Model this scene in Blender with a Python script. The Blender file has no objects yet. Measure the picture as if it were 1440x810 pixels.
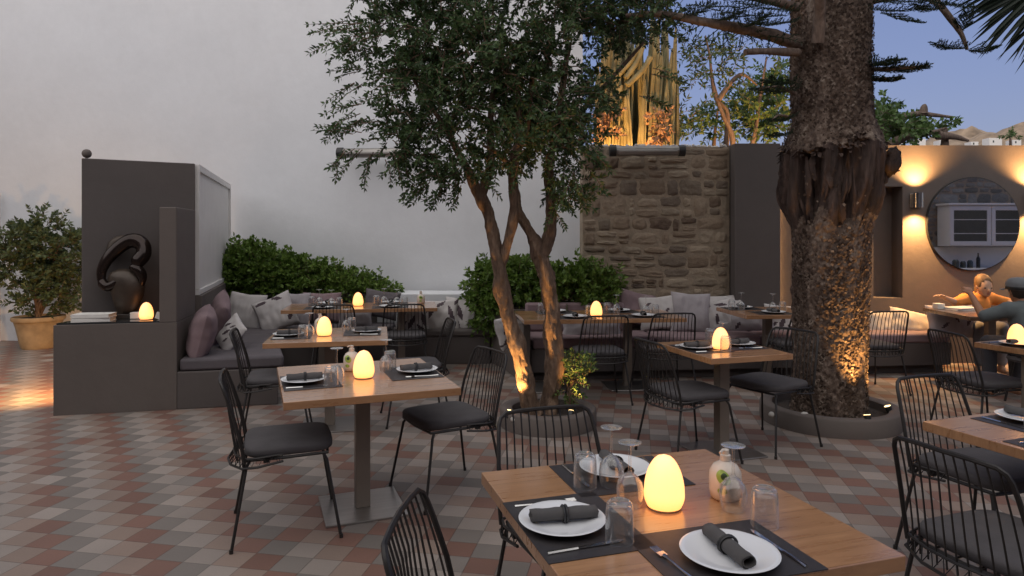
import bpy, math, random
from mathutils import Vector, Matrix, noise
R = math.radians
sc = bpy.context.scene
COL = sc.collection
H, F, YH = 1.56, 950.0, 332.0      # eye height, focal length and horizon row of the 1440 px wide photograph

def G(px, py, h=0.0):              # point at height h seen at (px,py)
    y = F*(H-h)/(py-YH); return Vector(((px-720)/F*y, y, h))
def A(px, py, y):                  # point at depth y
    return Vector(((px-720)/F*y, y, H-(py-YH)/F*y))

# ------------------------------------------------------------------ mesh helper
class MB:
    def __init__(s): s.v = []; s.f = []; s.m = []; s.mi = 0
    def add(s, vs, fs):
        o = len(s.v); s.v += [tuple(p) for p in vs]
        for f in fs: s.f.append(tuple(o+i for i in f)); s.m.append(s.mi)
    def box(s, c, d, rz=0, M=None):
        x, y, z = d[0]/2, d[1]/2, d[2]/2
        vs = [Vector((a*x, b*y, e*z)) for e in (-1, 1) for a, b in ((-1, -1), (1, -1), (1, 1), (-1, 1))]
        m = M if M is not None else Matrix.Rotation(rz, 3, 'Z')
        s.add([Vector(c)+m@p for p in vs], [(3, 2, 1, 0), (4, 5, 6, 7), (0, 1, 5, 4), (1, 2, 6, 5), (2, 3, 7, 6), (3, 0, 4, 7)])
    def prism(s, poly, z0, z1):
        n = len(poly)
        if sum(poly[i][0]*poly[(i+1) % n][1]-poly[(i+1) % n][0]*poly[i][1] for i in range(n)) < 0: poly = poly[::-1]
        s.add([(p[0], p[1], z0) for p in poly]+[(p[0], p[1], z1) for p in poly],
              [tuple(range(n))[::-1], tuple(range(n, 2*n))]+[(i, (i+1) % n, n+(i+1) % n, n+i) for i in range(n)])
    def tube(s, pts, r, seg=6, closed=False, cap=True):
        pts = [Vector(p) for p in pts]; n = len(pts)
        rs = r if isinstance(r, (list, tuple)) else [r]*n
        vs = []; ref = None
        for i, p in enumerate(pts):
            if closed: t = pts[(i+1) % n]-pts[i-1]
            else: t = pts[min(i+1, n-1)]-pts[max(i-1, 0)]
            if t.length < 1e-9: t = Vector((0, 0, 1))
            t.normalize()
            if ref is None: ref = Vector((0, 0, 1)) if abs(t.z) < .9 else Vector((1, 0, 0))
            a = t.cross(ref)
            if a.length < 1e-4: a = t.orthogonal()
            a.normalize(); b = a.cross(t); ref = b
            for k in range(seg):
                an = 2*math.pi*k/seg; vs.append(p+(a*math.cos(an)+b*math.sin(an))*rs[i])
        fs = []
        for i in range(n if closed else n-1):
            j = (i+1) % n
            for k in range(seg):
                k2 = (k+1) % seg; fs.append((i*seg+k, j*seg+k, j*seg+k2, i*seg+k2))
        if cap and not closed:
            fs.append(tuple(range(seg))); fs.append(tuple(range((n-1)*seg, n*seg))[::-1])
        s.add(vs, fs)
    def lathe(s, prof, seg=24, c=(0, 0, 0), a0=0, a1=2*math.pi):
        full = abs(a1-a0-2*math.pi) < 1e-6; m = seg if full else seg+1; vs = []
        for r, z in prof:
            for k in range(m):
                an = a0+(a1-a0)*k/seg; vs.append((c[0]+r*math.cos(an), c[1]+r*math.sin(an), c[2]+z))
        fs = []
        for i in range(len(prof)-1):
            for k in range(seg):
                k2 = (k+1) % m; fs.append((i*m+k, i*m+k2, (i+1)*m+k2, (i+1)*m+k))
        s.add(vs, fs)
    def ball(s, c, r, seg=12, rings=8, sc3=(1, 1, 1), M=None):
        vs = []; c = Vector(c); m = M or Matrix.Identity(3)
        for i in range(rings+1):
            t = math.pi*i/rings
            for k in range(seg):
                a = 2*math.pi*k/seg
                vs.append(c+m@Vector((r*sc3[0]*math.sin(t)*math.cos(a), r*sc3[1]*math.sin(t)*math.sin(a), -r*sc3[2]*math.cos(t))))
        s.add(vs, [(i*seg+k, i*seg+(k+1) % seg, (i+1)*seg+(k+1) % seg, (i+1)*seg+k) for i in range(rings) for k in range(seg)])
    def leaf(s, p, d, L, W, up=None):
        d = d.normalized(); up = up or Vector((random.uniform(-1, 1), random.uniform(-1, 1), random.uniform(-.2, 1)))
        a = d.cross(up)
        if a.length < 1e-3: a = d.orthogonal()
        a.normalize(); n = a.cross(d)
        q = p+d*L*.45
        s.add([p, q+a*W/2+n*W*.18, p+d*L, q-a*W/2+n*W*.18], [(0, 1, 2, 3)])
    def build(s, name, mat, parent=None, smooth=True, bevel=0, ang=35):
        me = bpy.data.meshes.new(name); me.from_pydata(s.v, [], s.f)
        mats = mat if isinstance(mat, (list, tuple)) else [mat]
        for m in mats: me.materials.append(m)
        if len(mats) > 1: me.polygons.foreach_set('material_index', s.m)
        if smooth:
            me.polygons.foreach_set('use_smooth', [True]*len(me.polygons))
            try: me.set_sharp_from_angle(angle=R(ang))
            except Exception: pass
        me.validate(); me.update()
        o = bpy.data.objects.new(name, me); COL.objects.link(o)
        if parent: o.parent = parent
        if bevel:
            b = o.modifiers.new('Bevel', 'BEVEL'); b.width = bevel; b.segments = 2; b.limit_method = 'ANGLE'; b.angle_limit = R(40)
        return o

def tag(o, label=None, cat=None, group=None, kind=None):
    if label: o['label'] = label
    if cat: o['category'] = cat
    if group: o['group'] = group
    if kind: o['kind'] = kind
    return o
def thing(name, loc, rz, label, cat, group=None):
    o = bpy.data.objects.new(name, None); COL.objects.link(o); o.empty_display_size = .1
    o.location = loc; o.rotation_euler = (0, 0, rz)
    return tag(o, label, cat, group)
def kids(o): return [c for c in bpy.data.objects if c.parent == o]
def copy_tree(o, parent=None):
    ch = kids(o); c = o.copy(); COL.objects.link(c); c.parent = parent
    for k in ch: copy_tree(k, c)
    return c
class Proto:
    """first use hands out the original, later uses a copy"""
    def __init__(s, make): s.make = make; s.o = None
    def __call__(s, loc, rz, label, cat, group=None):
        if s.o is None: s.o = s.make(); o = s.o
        else: o = copy_tree(s.o)
        o.location = loc; o.rotation_euler = (0, 0, rz)
        if 'group' in o and not group: del o['group']
        return tag(o, label, cat, group)

# ------------------------------------------------------------------ materials
def mat(name): 
    m = bpy.data.materials.new(name); m.use_nodes = True; nt = m.node_tree
    return m, nt, nt.nodes['Principled BSDF']
def nd(nt, t, **k):
    n = nt.nodes.new(t)
    for a, b in k.items():
        if a.startswith('_'): n.inputs[int(a[1:])].default_value = b
        else: setattr(n, a, b)
    return n
def mth(nt, op, a, b=None, c=None):
    n = nt.nodes.new('ShaderNodeMath'); n.operation = op
    for i, x in enumerate((a, b, c)):
        if x is None: continue
        if isinstance(x, (int, float)): n.inputs[i].default_value = x
        else: nt.links.new(x, n.inputs[i])
    return n.outputs[0]
def coords(nt, scale=(1, 1, 1), rot=(0, 0, 0), kind='Object'):
    tc = nd(nt, 'ShaderNodeTexCoord'); mp = nd(nt, 'ShaderNodeMapping')
    mp.inputs['Scale'].default_value = scale; mp.inputs['Rotation'].default_value = rot
    nt.links.new(tc.outputs[kind], mp.inputs[0]); return mp.outputs[0]
def noise_tex(nt, vec, scale, detail=4, rough=.55):
    n = nd(nt, 'ShaderNodeTexNoise'); n.inputs['Scale'].default_value = scale; n.inputs['Detail'].default_value = detail
    n.inputs['Roughness'].default_value = rough; nt.links.new(vec, n.inputs['Vector']); return n.outputs['Fac']
def ramp(nt, fac, stops, interp='LINEAR'):
    r = nd(nt, 'ShaderNodeValToRGB'); r.color_ramp.interpolation = interp
    e = r.color_ramp.elements
    while len(e) < len(stops): e.new(.5)
    for i, (p, c) in enumerate(stops): e[i].position = p; e[i].color = (*c, 1)
    nt.links.new(fac, r.inputs[0]); return r.outputs[0]
def bump(nt, b, h, strength=.3, dist=.01, normal=None):
    n = nd(nt, 'ShaderNodeBump'); n.inputs['Strength'].default_value = strength; n.inputs['Distance'].default_value = dist
    nt.links.new(h, n.inputs['Height'])
    if normal: nt.links.new(normal, n.inputs['Normal'])
    nt.links.new(n.outputs[0], b.inputs['Normal']); return n.outputs[0]
def simple(name, c, rough=.6, metal=0, var=.12, scale=8, bstr=.15, bscale=60, bdist=.003, spec=.5, st=(1, 1, 1)):
    m, nt, b = mat(name); v = coords(nt, st)
    f = noise_tex(nt, v, scale, 5)
    lo = tuple(x*(1-var) for x in c); hi = tuple(min(1, x*(1+var)) for x in c)
    nt.links.new(ramp(nt, f, [(.3, lo), (.7, hi)]), b.inputs['Base Color'])
    b.inputs['Roughness'].default_value = rough; b.inputs['Metallic'].default_value = metal
    b.inputs['Specular IOR Level'].default_value = spec
    if bstr: bump(nt, b, noise_tex(nt, v, bscale, 4), bstr, bdist)
    return m

def floor_mat():
    m, nt, b = mat('floor_tiles'); T = .149
    v = coords(nt, (1/T, 1/T, 1), (0, 0, R(10.5)))
    sp = nd(nt, 'ShaderNodeSeparateXYZ'); nt.links.new(v, sp.inputs[0])
    x = mth(nt, 'ADD', sp.outputs[0], 400.35); y = mth(nt, 'ADD', sp.outputs[1], 400.6)
    ix = mth(nt, 'FLOOR', x); iy = mth(nt, 'FLOOR', y)
    cb = nd(nt, 'ShaderNodeCombineXYZ'); nt.links.new(ix, cb.inputs[0]); nt.links.new(iy, cb.inputs[1])
    wn = nd(nt, 'ShaderNodeTexWhiteNoise', noise_dimensions='2D'); nt.links.new(cb.outputs[0], wn.inputs['Vector'])
    rnd = wn.outputs['Value']
    # now and then a tile is laid out of order
    odd = mth(nt, 'FLOOR', mth(nt, 'MULTIPLY', mth(nt, 'GREATER_THAN', rnd, .92), 2))
    idx = mth(nt, 'MODULO', mth(nt, 'ADD', mth(nt, 'ADD', ix, iy), odd), 4)
    fac = mth(nt, 'DIVIDE', mth(nt, 'ADD', idx, .5), 4)
    colr = ramp(nt, fac, [(0, (.172, .092, .070)), (.25, (.170, .148, .132)), (.5, (.262, .222, .196)), (.75, (.225, .165, .134))], 'CONSTANT')
    big = noise_tex(nt, v, .35, 4); fine = noise_tex(nt, v, 14, 5)
    k = mth(nt, 'MULTIPLY', mth(nt, 'ADD', .90, mth(nt, 'MULTIPLY', rnd, .24)), mth(nt, 'ADD', .70, mth(nt, 'MULTIPLY', mth(nt, 'ADD', big, mth(nt, 'MULTIPLY', fine, .5)), .42)))
    fx = mth(nt, 'FRACT', x); fy = mth(nt, 'FRACT', y)
    ed = mth(nt, 'MINIMUM', mth(nt, 'MINIMUM', fx, mth(nt, 'SUBTRACT', 1, fx)), mth(nt, 'MINIMUM', fy, mth(nt, 'SUBTRACT', 1, fy)))
    ed = mth(nt, 'ADD', ed, mth(nt, 'MULTIPLY', mth(nt, 'SUBTRACT', fine, .5), .012))
    g = nd(nt, 'ShaderNodeMapRange', interpolation_type='SMOOTHSTEP'); nt.links.new(ed, g.inputs[0])
    g.inputs[1].default_value = .008; g.inputs[2].default_value = .024
    k2 = mth(nt, 'MULTIPLY', k, mth(nt, 'ADD', .62, mth(nt, 'MULTIPLY', g.outputs[0], .38)))
    mx = nd(nt, 'ShaderNodeVectorMath', operation='SCALE'); nt.links.new(colr, mx.inputs[0]); nt.links.new(k2, mx.inputs['Scale'])
    nt.links.new(mx.outputs[0], b.inputs['Base Color'])
    nt.links.new(mth(nt, 'ADD', .48, mth(nt, 'MULTIPLY', big, .3)), b.inputs['Roughness'])
    hgt = mth(nt, 'ADD', g.outputs[0], mth(nt, 'MULTIPLY', fine, .25))
    bump(nt, b, mth(nt, 'ADD', hgt, mth(nt, 'MULTIPLY', rnd, .3)), .35, .004)
    return m

def plaster(name, c, var=.10):
    m, nt, b = mat(name); v = coords(nt)
    f1 = noise_tex(nt, v, 1.3, 6, .6); f2 = noise_tex(nt, v, 9, 5, .6)
    f = mth(nt, 'ADD', mth(nt, 'MULTIPLY', f1, .65), mth(nt, 'MULTIPLY', f2, .35))
    nt.links.new(ramp(nt, f, [(.3, tuple(x*(1-var) for x in c)), (.7, tuple(x*(1+var) for x in c))]), b.inputs['Base Color'])
    b.inputs['Roughness'].default_value = .8
    n = bump(nt, b, noise_tex(nt, v, 45, 5, .7), .22, .004)
    bump(nt, b, f1, .35, .03, n)
    return m

def wood(name, c1, c2, rough=.20):
    m, nt, b = mat(name); v = coords(nt, (1, 1, 1))
    sp = nd(nt, 'ShaderNodeSeparateXYZ'); nt.links.new(v, sp.inputs[0])
    pl = mth(nt, 'FLOOR', mth(nt, 'MULTIPLY', mth(nt, 'ADD', sp.outputs[1], 5.06), 6.5))
    wn = nd(nt, 'ShaderNodeTexWhiteNoise', noise_dimensions='1D'); nt.links.new(pl, wn.inputs['W'])
    oi = nd(nt, 'ShaderNodeObjectInfo')
    off = nd(nt, 'ShaderNodeCombineXYZ'); nt.links.new(mth(nt, 'MULTIPLY', wn.outputs['Value'], 7), off.inputs[0])
    nt.links.new(mth(nt, 'MULTIPLY', oi.outputs['Random'], 9), off.inputs[2])
    ad = nd(nt, 'ShaderNodeVectorMath', operation='ADD'); nt.links.new(v, ad.inputs[0]); nt.links.new(off.outputs[0], ad.inputs[1])
    mp = nd(nt, 'ShaderNodeMapping'); mp.inputs['Scale'].default_value = (1.6, 16, 6); nt.links.new(ad.outputs[0], mp.inputs[0])
    f = noise_tex(nt, mp.outputs[0], 2.2, 7, .62)
    mp2 = nd(nt, 'ShaderNodeMapping'); mp2.inputs['Scale'].default_value = (8, 160, 20); nt.links.new(ad.outputs[0], mp2.inputs[0])
    f2 = noise_tex(nt, mp2.outputs[0], 1.5, 3)
    t = mth(nt, 'ADD', mth(nt, 'MULTIPLY', f, .8), mth(nt, 'MULTIPLY', f2, .2))
    t = mth(nt, 'ADD', t, mth(nt, 'MULTIPLY', mth(nt, 'SUBTRACT', wn.outputs['Value'], .5), .22))
    cr = ramp(nt, t, [(.3, c1), (.55, tuple((a+b_)/2 for a, b_ in zip(c1, c2))), (.72, c2)])
    fr = mth(nt, 'FRACT', mth(nt, 'MULTIPLY', mth(nt, 'ADD', sp.outputs[1], 5.06), 6.5))
    seam = mth(nt, 'GREATER_THAN', mth(nt, 'MINIMUM', fr, mth(nt, 'SUBTRACT', 1, fr)), .006)
    mx = nd(nt, 'ShaderNodeVectorMath', operation='SCALE'); nt.links.new(cr, mx.inputs[0])
    nt.links.new(mth(nt, 'ADD', .6, mth(nt, 'MULTIPLY', seam, .4)), mx.inputs['Scale'])
    nt.links.new(mx.outputs[0], b.inputs['Base Color'])
    nt.links.new(mth(nt, 'ADD', rough, mth(nt, 'MULTIPLY', f, .18)), b.inputs['Roughness'])
    b.inputs['Coat Weight'].default_value = .8; b.inputs['Coat Roughness'].default_value = .16; b.inputs['Coat IOR'].default_value = 1.6
    bump(nt, b, mth(nt, 'ADD', f2, seam), .12, .002)
    return m

def leafmat(name, c1, c2, c3=None, rough=.45):
    m, nt, b = mat(name); v = coords(nt)
    g = nd(nt, 'ShaderNodeNewGeometry'); rr = g.outputs['Random Per Island']
    f = mth(nt, 'ADD', mth(nt, 'MULTIPLY', rr, .6), mth(nt, 'MULTIPLY', noise_tex(nt, v, 2.5, 3), .4))
    st = [(.25, c1), (.7, c2)]
    if c3: st.append((.9, c3))
    nt.links.new(ramp(nt, f, st), b.inputs['Base Color'])
    b.inputs['Roughness'].default_value = rough
    b.inputs['Specular IOR Level'].default_value = .35
    tr = nd(nt, 'ShaderNodeBsdfTranslucent'); mx = nd(nt, 'ShaderNodeMixShader'); mx.inputs[0].default_value = .22
    nt.links.new(ramp(nt, f, st), tr.inputs[0]); out = nt.nodes['Material Output']
    nt.links.new(b.outputs[0], mx.inputs[1]); nt.links.new(tr.outputs[0], mx.inputs[2]); nt.links.new(mx.outputs[0], out.inputs[0])
    return m

def emis(name, c, s):
    m, nt, b = mat(name); b.inputs['Base Color'].default_value = (*c, 1)
    b.inputs['Emission Color'].default_value = (*c, 1); b.inputs['Emission Strength'].default_value = s*K
    return m

def glassmat():
    m, nt, b = mat('clear_glass'); nt.nodes.remove(b)
    lw = nd(nt, 'ShaderNodeLayerWeight'); lw.inputs[0].default_value = .5
    tr = nd(nt, 'ShaderNodeBsdfTransparent'); tr.inputs[0].default_value = (.975, .98, .98, 1)
    gl = nd(nt, 'ShaderNodeBsdfGlossy'); gl.inputs['Roughness'].default_value = .02
    mx = nd(nt, 'ShaderNodeMixShader')
    edge = mth(nt, 'POWER', lw.outputs['Facing'], 2.2)
    nt.links.new(mth(nt, 'MINIMUM', mth(nt, 'ADD', .08, mth(nt, 'MULTIPLY', edge, .92)), 1), mx.inputs[0])
    df = nd(nt, 'ShaderNodeBsdfDiffuse'); df.inputs[0].default_value = (.85, .85, .85, 1); mg = nd(nt, 'ShaderNodeMixShader')
    mg.inputs[0].default_value = .24; nt.links.new(gl.outputs[0], mg.inputs[1]); nt.links.new(df.outputs[0], mg.inputs[2])
    nt.links.new(tr.outputs[0], mx.inputs[1]); nt.links.new(mg.outputs[0], mx.inputs[2])
    nt.links.new(mx.outputs[0], nt.nodes['Material Output'].inputs[0]); return m

def egg_mat():
    # frosted lamp shell with the bulb low inside: the glow is stronger near the base
    m, nt, b = mat('lamp_shell'); v = coords(nt)
    sp = nd(nt, 'ShaderNodeSeparateXYZ'); nt.links.new(v, sp.inputs[0])
    f = mth(nt, 'DIVIDE', sp.outputs[2], .17)
    nt.links.new(ramp(nt, f, [(0, (1, .34, .075)), (.28, (1, .39, .10)), (1, (1, .33, .075))]), b.inputs['Emission Color'])
    b.inputs['Base Color'].default_value = (.8, .75, .6, 1)
    b.inputs['Emission Strength'].default_value = EGG; b.inputs['Roughness'].default_value = .4
    return m

def bark_mat(name, dark, mid, light, sc1=6, sc2=30, bs=.8, bd=.02, st=(1, 1, .35)):
    m, nt, b = mat(name); v = coords(nt, st)
    f1 = noise_tex(nt, v, sc1, 7, .65); f2 = noise_tex(nt, v, sc2, 5, .6)
    vo = nd(nt, 'ShaderNodeTexVoronoi'); vo.inputs['Scale'].default_value = sc2*.7; nt.links.new(v, vo.inputs['Vector'])
    t = mth(nt, 'ADD', mth(nt, 'MULTIPLY', f1, .5), mth(nt, 'MULTIPLY', f2, .5))
    nt.links.new(ramp(nt, t, [(.35, dark), (.52, mid), (.68, light)]), b.inputs['Base Color'])
    b.inputs['Roughness'].default_value = .9
    bump(nt, b, mth(nt, 'ADD', t, mth(nt, 'MULTIPLY', vo.outputs['Distance'], .5)), bs, bd)
    return m

EXPO = 1.50
K = 2**-EXPO                      # lamp outputs are given for exposure 0
EGG = 2.2*K
M = {}
M['floor'] = floor_mat()
M['white_wall'] = plaster('white_plaster', (.725, .735, .755), .05)
M['grey'] = plaster('taupe_plaster', (.125, .103, .092), .10)
M['greyd'] = plaster('dark_taupe_plaster', (.100, .085, .080), .08)
M['wood'] = wood('table_oak', (.30, .145, .065), (.50, .27, .135))
M['dwood'] = wood('dark_table_wood', (.09, .045, .028), (.16, .09, .055))
M['black'] = simple('black_steel', (.028, .025, .024), .45, .3, .2, 30, .05)
M['pole'] = simple('taupe_steel', (.24, .20, .165), .42, .35, .08, 4, .05)
M['steel'] = simple('brushed_steel', (.42, .40, .385), .30, .9, .1, 3, .1, 80, .001, st=(1, 14, 1))
M['cush'] = simple('dark_cushion_fabric', (.070, .064, .067), .85, 0, .18, 6, .4, 260, .002)
M['seat'] = simple('grey_bench_fabric', (.105, .092, .10), .88, 0, .12, 5, .35, 220, .002)
M['mauve'] = simple('mauve_fabric', (.235, .165, .175), .9, 0, .1, 6, .35, 220, .003)
M['lilac'] = simple('lilac_grey_fabric', (.36, .33, .345), .9, 0, .1, 7, .35, 220, .003)
M['pale'] = simple('pale_linen', (.52, .49, .48), .9, 0, .08, 7, .35, 220, .003)
M['cream'] = simple('cream_linen', (.60, .52, .42), .9, 0, .08, 7, .35, 220, .003)
M['print'] = simple('plum_leaf_print', (.085, .06, .07), .9, 0, .2, 10, .2, 220, .002)
M['mat'] = simple('placemat_vinyl', (.038, .034, .036), .5, 0, .15, 40, .3, 300, .001)
M['china'] = simple('white_china', (.74, .75, .77), .12, 0, .02, 3, 0)
M['napkin'] = simple('charcoal_napkin', (.085, .08, .08), .92, 0, .12, 12, .35, 300, .002)
M['nring'] = simple('black_band', (.02, .02, .022), .5, 0, .1, 12, 0)
M['cutlery'] = simple('polished_steel', (.62, .61, .60), .14, 1, .05, 3, 0)
M['glass'] = glassmat()
M['egg'] = egg_mat()
M['lampbase'] = simple('lamp_foot', (.6, .5, .35), .5)
M['bottle'] = simple('cream_bottle', (.66, .58, .50), .25, 0, .04, 3, 0)
M['lgreen'] = simple('label_green', (.28, .40, .07), .45, 0, .25, 60, 0)
M['ldark'] = simple('label_ink', (.03, .06, .02), .5, 0, .2, 60, 0)
M['bronze'] = simple('dark_bronze', (.026, .017, .014), .16, .55, .3, 9, .1, 20, .004)
M['bronze2'] = simple('brown_bronze', (.060, .044, .033), .42, .35, .3, 9, .3, 30, .005)
M['ctop'] = simple('black_glass_top', (.03, .032, .034), .06, 0, .1, 3, 0)
M['book'] = simple('white_book_cover', (.72, .70, .66), .5, 0, .04, 9, .05)
M['pages'] = simple('book_pages', (.55, .50, .42), .8, 0, .15, 120, .1, st=(1, 1, 8))
M['darkbox'] = simple('dark_wood_box', (.03, .025, .022), .4)
M['terra'] = simple('ochre_terracotta', (.42, .30, .17), .7, 0, .22, 7, .4, 40, .006)
M['soil'] = simple('soil', (.05, .038, .03), .95, 0, .3, 20, .8, 60, .02)
M['white_paint'] = simple('white_paint', (.72, .70, .68), .5, 0, .04, 4, .1)
M['heater'] = simple('heater_steel', (.30, .285, .265), .32, .7, .1, 5, .05)
M['hblack'] = simple('heater_cap', (.018, .018, .018), .4)
M['stone_l'] = simple('white_pebble', (.55, .52, .48), .7, 0, .15, 12, .3)
M['mortar'] = simple('lime_mortar', (.30, .24, .175), .95, 0, .2, 12, .8, 50, .012)
M['barkp'] = bark_mat('araucaria_bark', (.045, .028, .022), (.15, .105, .08), (.34, .275, .22), 7, 34, 1, .03, (1, 1, .7))
M['flake'] = leafmat('bark_flakes', (.060, .040, .031), (.21, .15, .115), (.46, .385, .32), .85)
M['torn'] = bark_mat('torn_bark', (.016, .010, .009), (.060, .037, .029), (.155, .10, .08), 5, 16, 1, .05, (1, 1, .18))
M['barko'] = bark_mat('olive_bark', (.060, .036, .024), (.165, .105, .070), (.31, .22, .155), 7, 34, 1, .035, (1, 1, .28))
M['barkg'] = bark_mat('pale_bark', (.075, .052, .042), (.16, .115, .09), (.27, .20, .16), 9, 40, .6, .01)
M['leaf'] = leafmat('olive_leaves', (.030, .058, .020), (.078, .130, .046), (.18, .24, .10))
M['leafh'] = leafmat('hedge_leaves', (.068, .125, .020), (.155, .245, .048), (.28, .38, .095))
M['leafp'] = leafmat('potted_leaves', (.050, .072, .032), (.105, .145, .062), (.19, .23, .11))
M['leafg'] = leafmat('garden_leaves', (.06, .11, .03), (.12, .20, .06), (.21, .29, .10))
M['needle'] = leafmat('pine_needles', (.014, .030, .018), (.030, .055, .030), (.07, .10, .045))
M['palm'] = leafmat('palm_leaf', (.010, .018, .012), (.018, .030, .018))
M['dry'] = leafmat('dry_leaves', (.30, .17, .10), (.42, .27, .17), (.5, .36, .24))
M['cactus'] = simple('cactus_skin', (.27, .24, .12), .6, 0, .35, 5, .3, 30, .02)
M['hill'] = simple('dry_hillside', (.29, .215, .15), .95, 0, .42, .11, 0)
M['render_white'] = simple('limewash', (.75, .74, .72), .8, 0, .03, 3, .1)
M['blockwall'] = plaster('ochre_plaster', (.38, .33, .28), .08)
M['mirror'] = simple('mirror_silver', (.86, .86, .86), .015, 1, 0, 1, 0)
M['cabglass'] = simple('cabinet_glass', (.05, .06, .06), .12)
M['redpot'] = simple('red_ceramic', (.25, .05, .03), .3)

# ------------------------------------------------------------------ the setting
def struct(name, mb, m, bevel=0, smooth=False):
    return tag(mb.build(name, m, None, smooth, bevel), kind='structure')
b = MB(); b.add([(-60, -20, 0), (60, -20, 0), (60, 60, 0), (-60, 60, 0)], [(0, 1, 2, 3)]); struct('floor', b, M['floor'])
b = MB(); b.add([(-3000, -3000, -.05), (3000, -3000, -.05), (3000, 3000, -.05), (-3000, 3000, -.05)], [(0, 1, 2, 3)]); struct('ground', b, M['hill'])

# tall white wall of the neighbouring building
b = MB(); b.prism([(-13, 10.52), (.985, 9.41), (.985, 9.9), (-13, 10.95)], 0, 6.6)
tag(b.build('white_wall', M['white_wall'], None, False), 'tall white plastered wall rising behind the left bench', 'wall')
b = MB(); b.tube([(-7.60, 10.02, 0), (-7.60, 10.02, 2.2)], .018, 8)
tag(b.build('wall_pipe', M['white_paint'], None), 'thin white pipe running up the white wall by the potted shrub', 'pipe')

# unseen houses added behind and beside the viewer to block low sky light
def light_block_house(poly, h, doors, label):
    cx = sum(p[0] for p in poly)/4; cy = sum(p[1] for p in poly)/4
    t = thing('light_block_house', (cx, cy, 0), 0, label, 'house', 'unseen houses added to block low light')
    b = MB(); b.prism([(p[0]-cx, p[1]-cy) for p in poly], 0, h); b.build('wall', M['blockwall'], t, False)
    b = MB(); b.prism([((p[0]-cx)*1.01, (p[1]-cy)*1.04) for p in poly], h, h+.15); b.build('roof', M['blockwall'], t, False)
    for (x, y, w, d, z0, z1) in doors:
        b = MB(); b.box((x-cx, y-cy, (z0+z1)/2), (w, d, z1-z0)); b.build('window' if z0 > .2 else 'door', M['cabglass'], t, False, .01)
light_block_house([(-13, -6.5), (12.6, -6.5), (12.6, -4.2), (-13, -4.2)], 5.6, [(-6, -4.2, 1.1, .06, 0, 2.2), (-2.5, -4.2, 1.2, .06, 1, 2.2), (1.5, -4.2, 1.2, .06, 1, 2.2), (5, -4.2, 1.1, .06, 0, 2.2)], 'long unseen house added behind the viewer to block low light')
light_block_house([(-13, -4.1), (-11.2, -4.1), (-11.2, 10.2), (-13, 10.2)], 5.0, [(-11.2, 0, .06, 1.2, 1, 2.2), (-11.2, 5, .06, 1.1, 0, 2.2)], 'unseen house added on the left to block low light')
# stone wall: rows of irregular stones in mortar
def stone_wall(name, x0, x1, y, z0, z1, face, label, seed, colr):
    rn = random.Random(seed); root = thing(name, ((x0+x1)/2, y, z0), 0, label, 'wall')
    m = MB(); th = .35
    m.box((0, -face*th/2, (z1-z0)/2), (x1-x0, th, z1-z0)); m.build('mortar_bed', M['mortar'], root, False)
    s = MB(); z = .01; L = x1-x0
    while z < z1-z0-.05:
        h = rn.choice((.07, .11, .14, .17, .21, .25)); h = min(h, z1-z0-z-.005); x = -L/2+rn.uniform(-.12, 0)
        while x < L/2:
            w = rn.uniform(.10, .40) if h > .12 else rn.uniform(.14, .34)
            xa = max(x, -L/2+.004); xb = min(x+w, L/2-.004); x += w
            if xb-xa < .05: continue
            subs = [(z, h)] if (h < .13 or rn.random() < .62) else [(z, h*.45), (z+h*.45, h*.55)]
            for zz, hh in subs:
                g = rn.uniform(.008, .022); cx, cz = (xa+xb)/2, zz+hh/2+rn.uniform(-.012, .012); hw, hh2 = (xb-xa)/2-g, hh/2-g*.8
                if hw < .02 or hh2 < .015: continue
                dep = rn.uniform(.008, .024); n = 9; vs = []; o = rn.uniform(0, 90); px = rn.uniform(2.6, 6); tilt = rn.uniform(-.10, .10)
                for j in range(n):
                    for i in range(n):
                        u, v = -1+2*i/(n-1), -1+2*j/(n-1)
                        k = max(abs(u), abs(v)); q = (abs(u)**px+abs(v)**px)**(1/px) if k > 0 else 1
                        sx = u*(k/q if q else 1); sz = v*(k/q if q else 1)
                        wob = 1+.20*noise.noise(Vector((u*1.3+o, v*1.3, o)))+.12*noise.noise(Vector((u*4+o, v*4, o)))
                        d = dep*(1-k**7)+.013*noise.noise(Vector((u*2+o, v*2, o*2)))*(1-k**6)
                        vs.append((cx+hw*sx*wob, face*max(d, -.004 if k > .9 else d), cz+hh2*sz*wob+hw*sx*tilt*.5))
                fs = [(j*n+i, j*n+i+1, (j+1)*n+i+1, (j+1)*n+i) for j in range(n-1) for i in range(n-1)]
                if face > 0: fs = [f[::-1] for f in fs]
                s.add(vs, fs)
        z += h
    s.build('stonework', colr, root, True, ang=60)
    return root
def stone_mat(name, cs):
    m, nt, b = mat(name); g = nd(nt, 'ShaderNodeNewGeometry'); v = coords(nt)
    f = noise_tex(nt, v, 9, 6, .65); t = mth(nt, 'ADD', mth(nt, 'MULTIPLY', g.outputs['Random Per Island'], .72), mth(nt, 'MULTIPLY', f, .3))
    nt.links.new(ramp(nt, t, [(.12+.78*i/(len(cs)-1), c) for i, c in enumerate(cs)]), b.inputs['Base Color'])
    b.inputs['Roughness'].default_value = .92
    n = bump(nt, b, noise_tex(nt, v, 28, 8, .7), .9, .02); return m
M['stone'] = stone_mat('brown_fieldstone', [(.10, .066, .048), (.21, .155, .108), (.27, .205, .145), (.37, .30, .22), (.23, .185, .135), (.15, .115, .09)])
M['stoneg'] = stone_mat('grey_fieldstone', [(.12, .115, .10), (.2, .19, .17), (.28, .27, .24), (.22, .21, .19)])
WT = 2.675
stone_wall('stone_wall', .86, 2.645, 8.22, 0, WT-.03, -1, 'brown rubble stone wall panel above the right bench', 5, M['stone'])
b = MB(); rn = random.Random(8)
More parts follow.
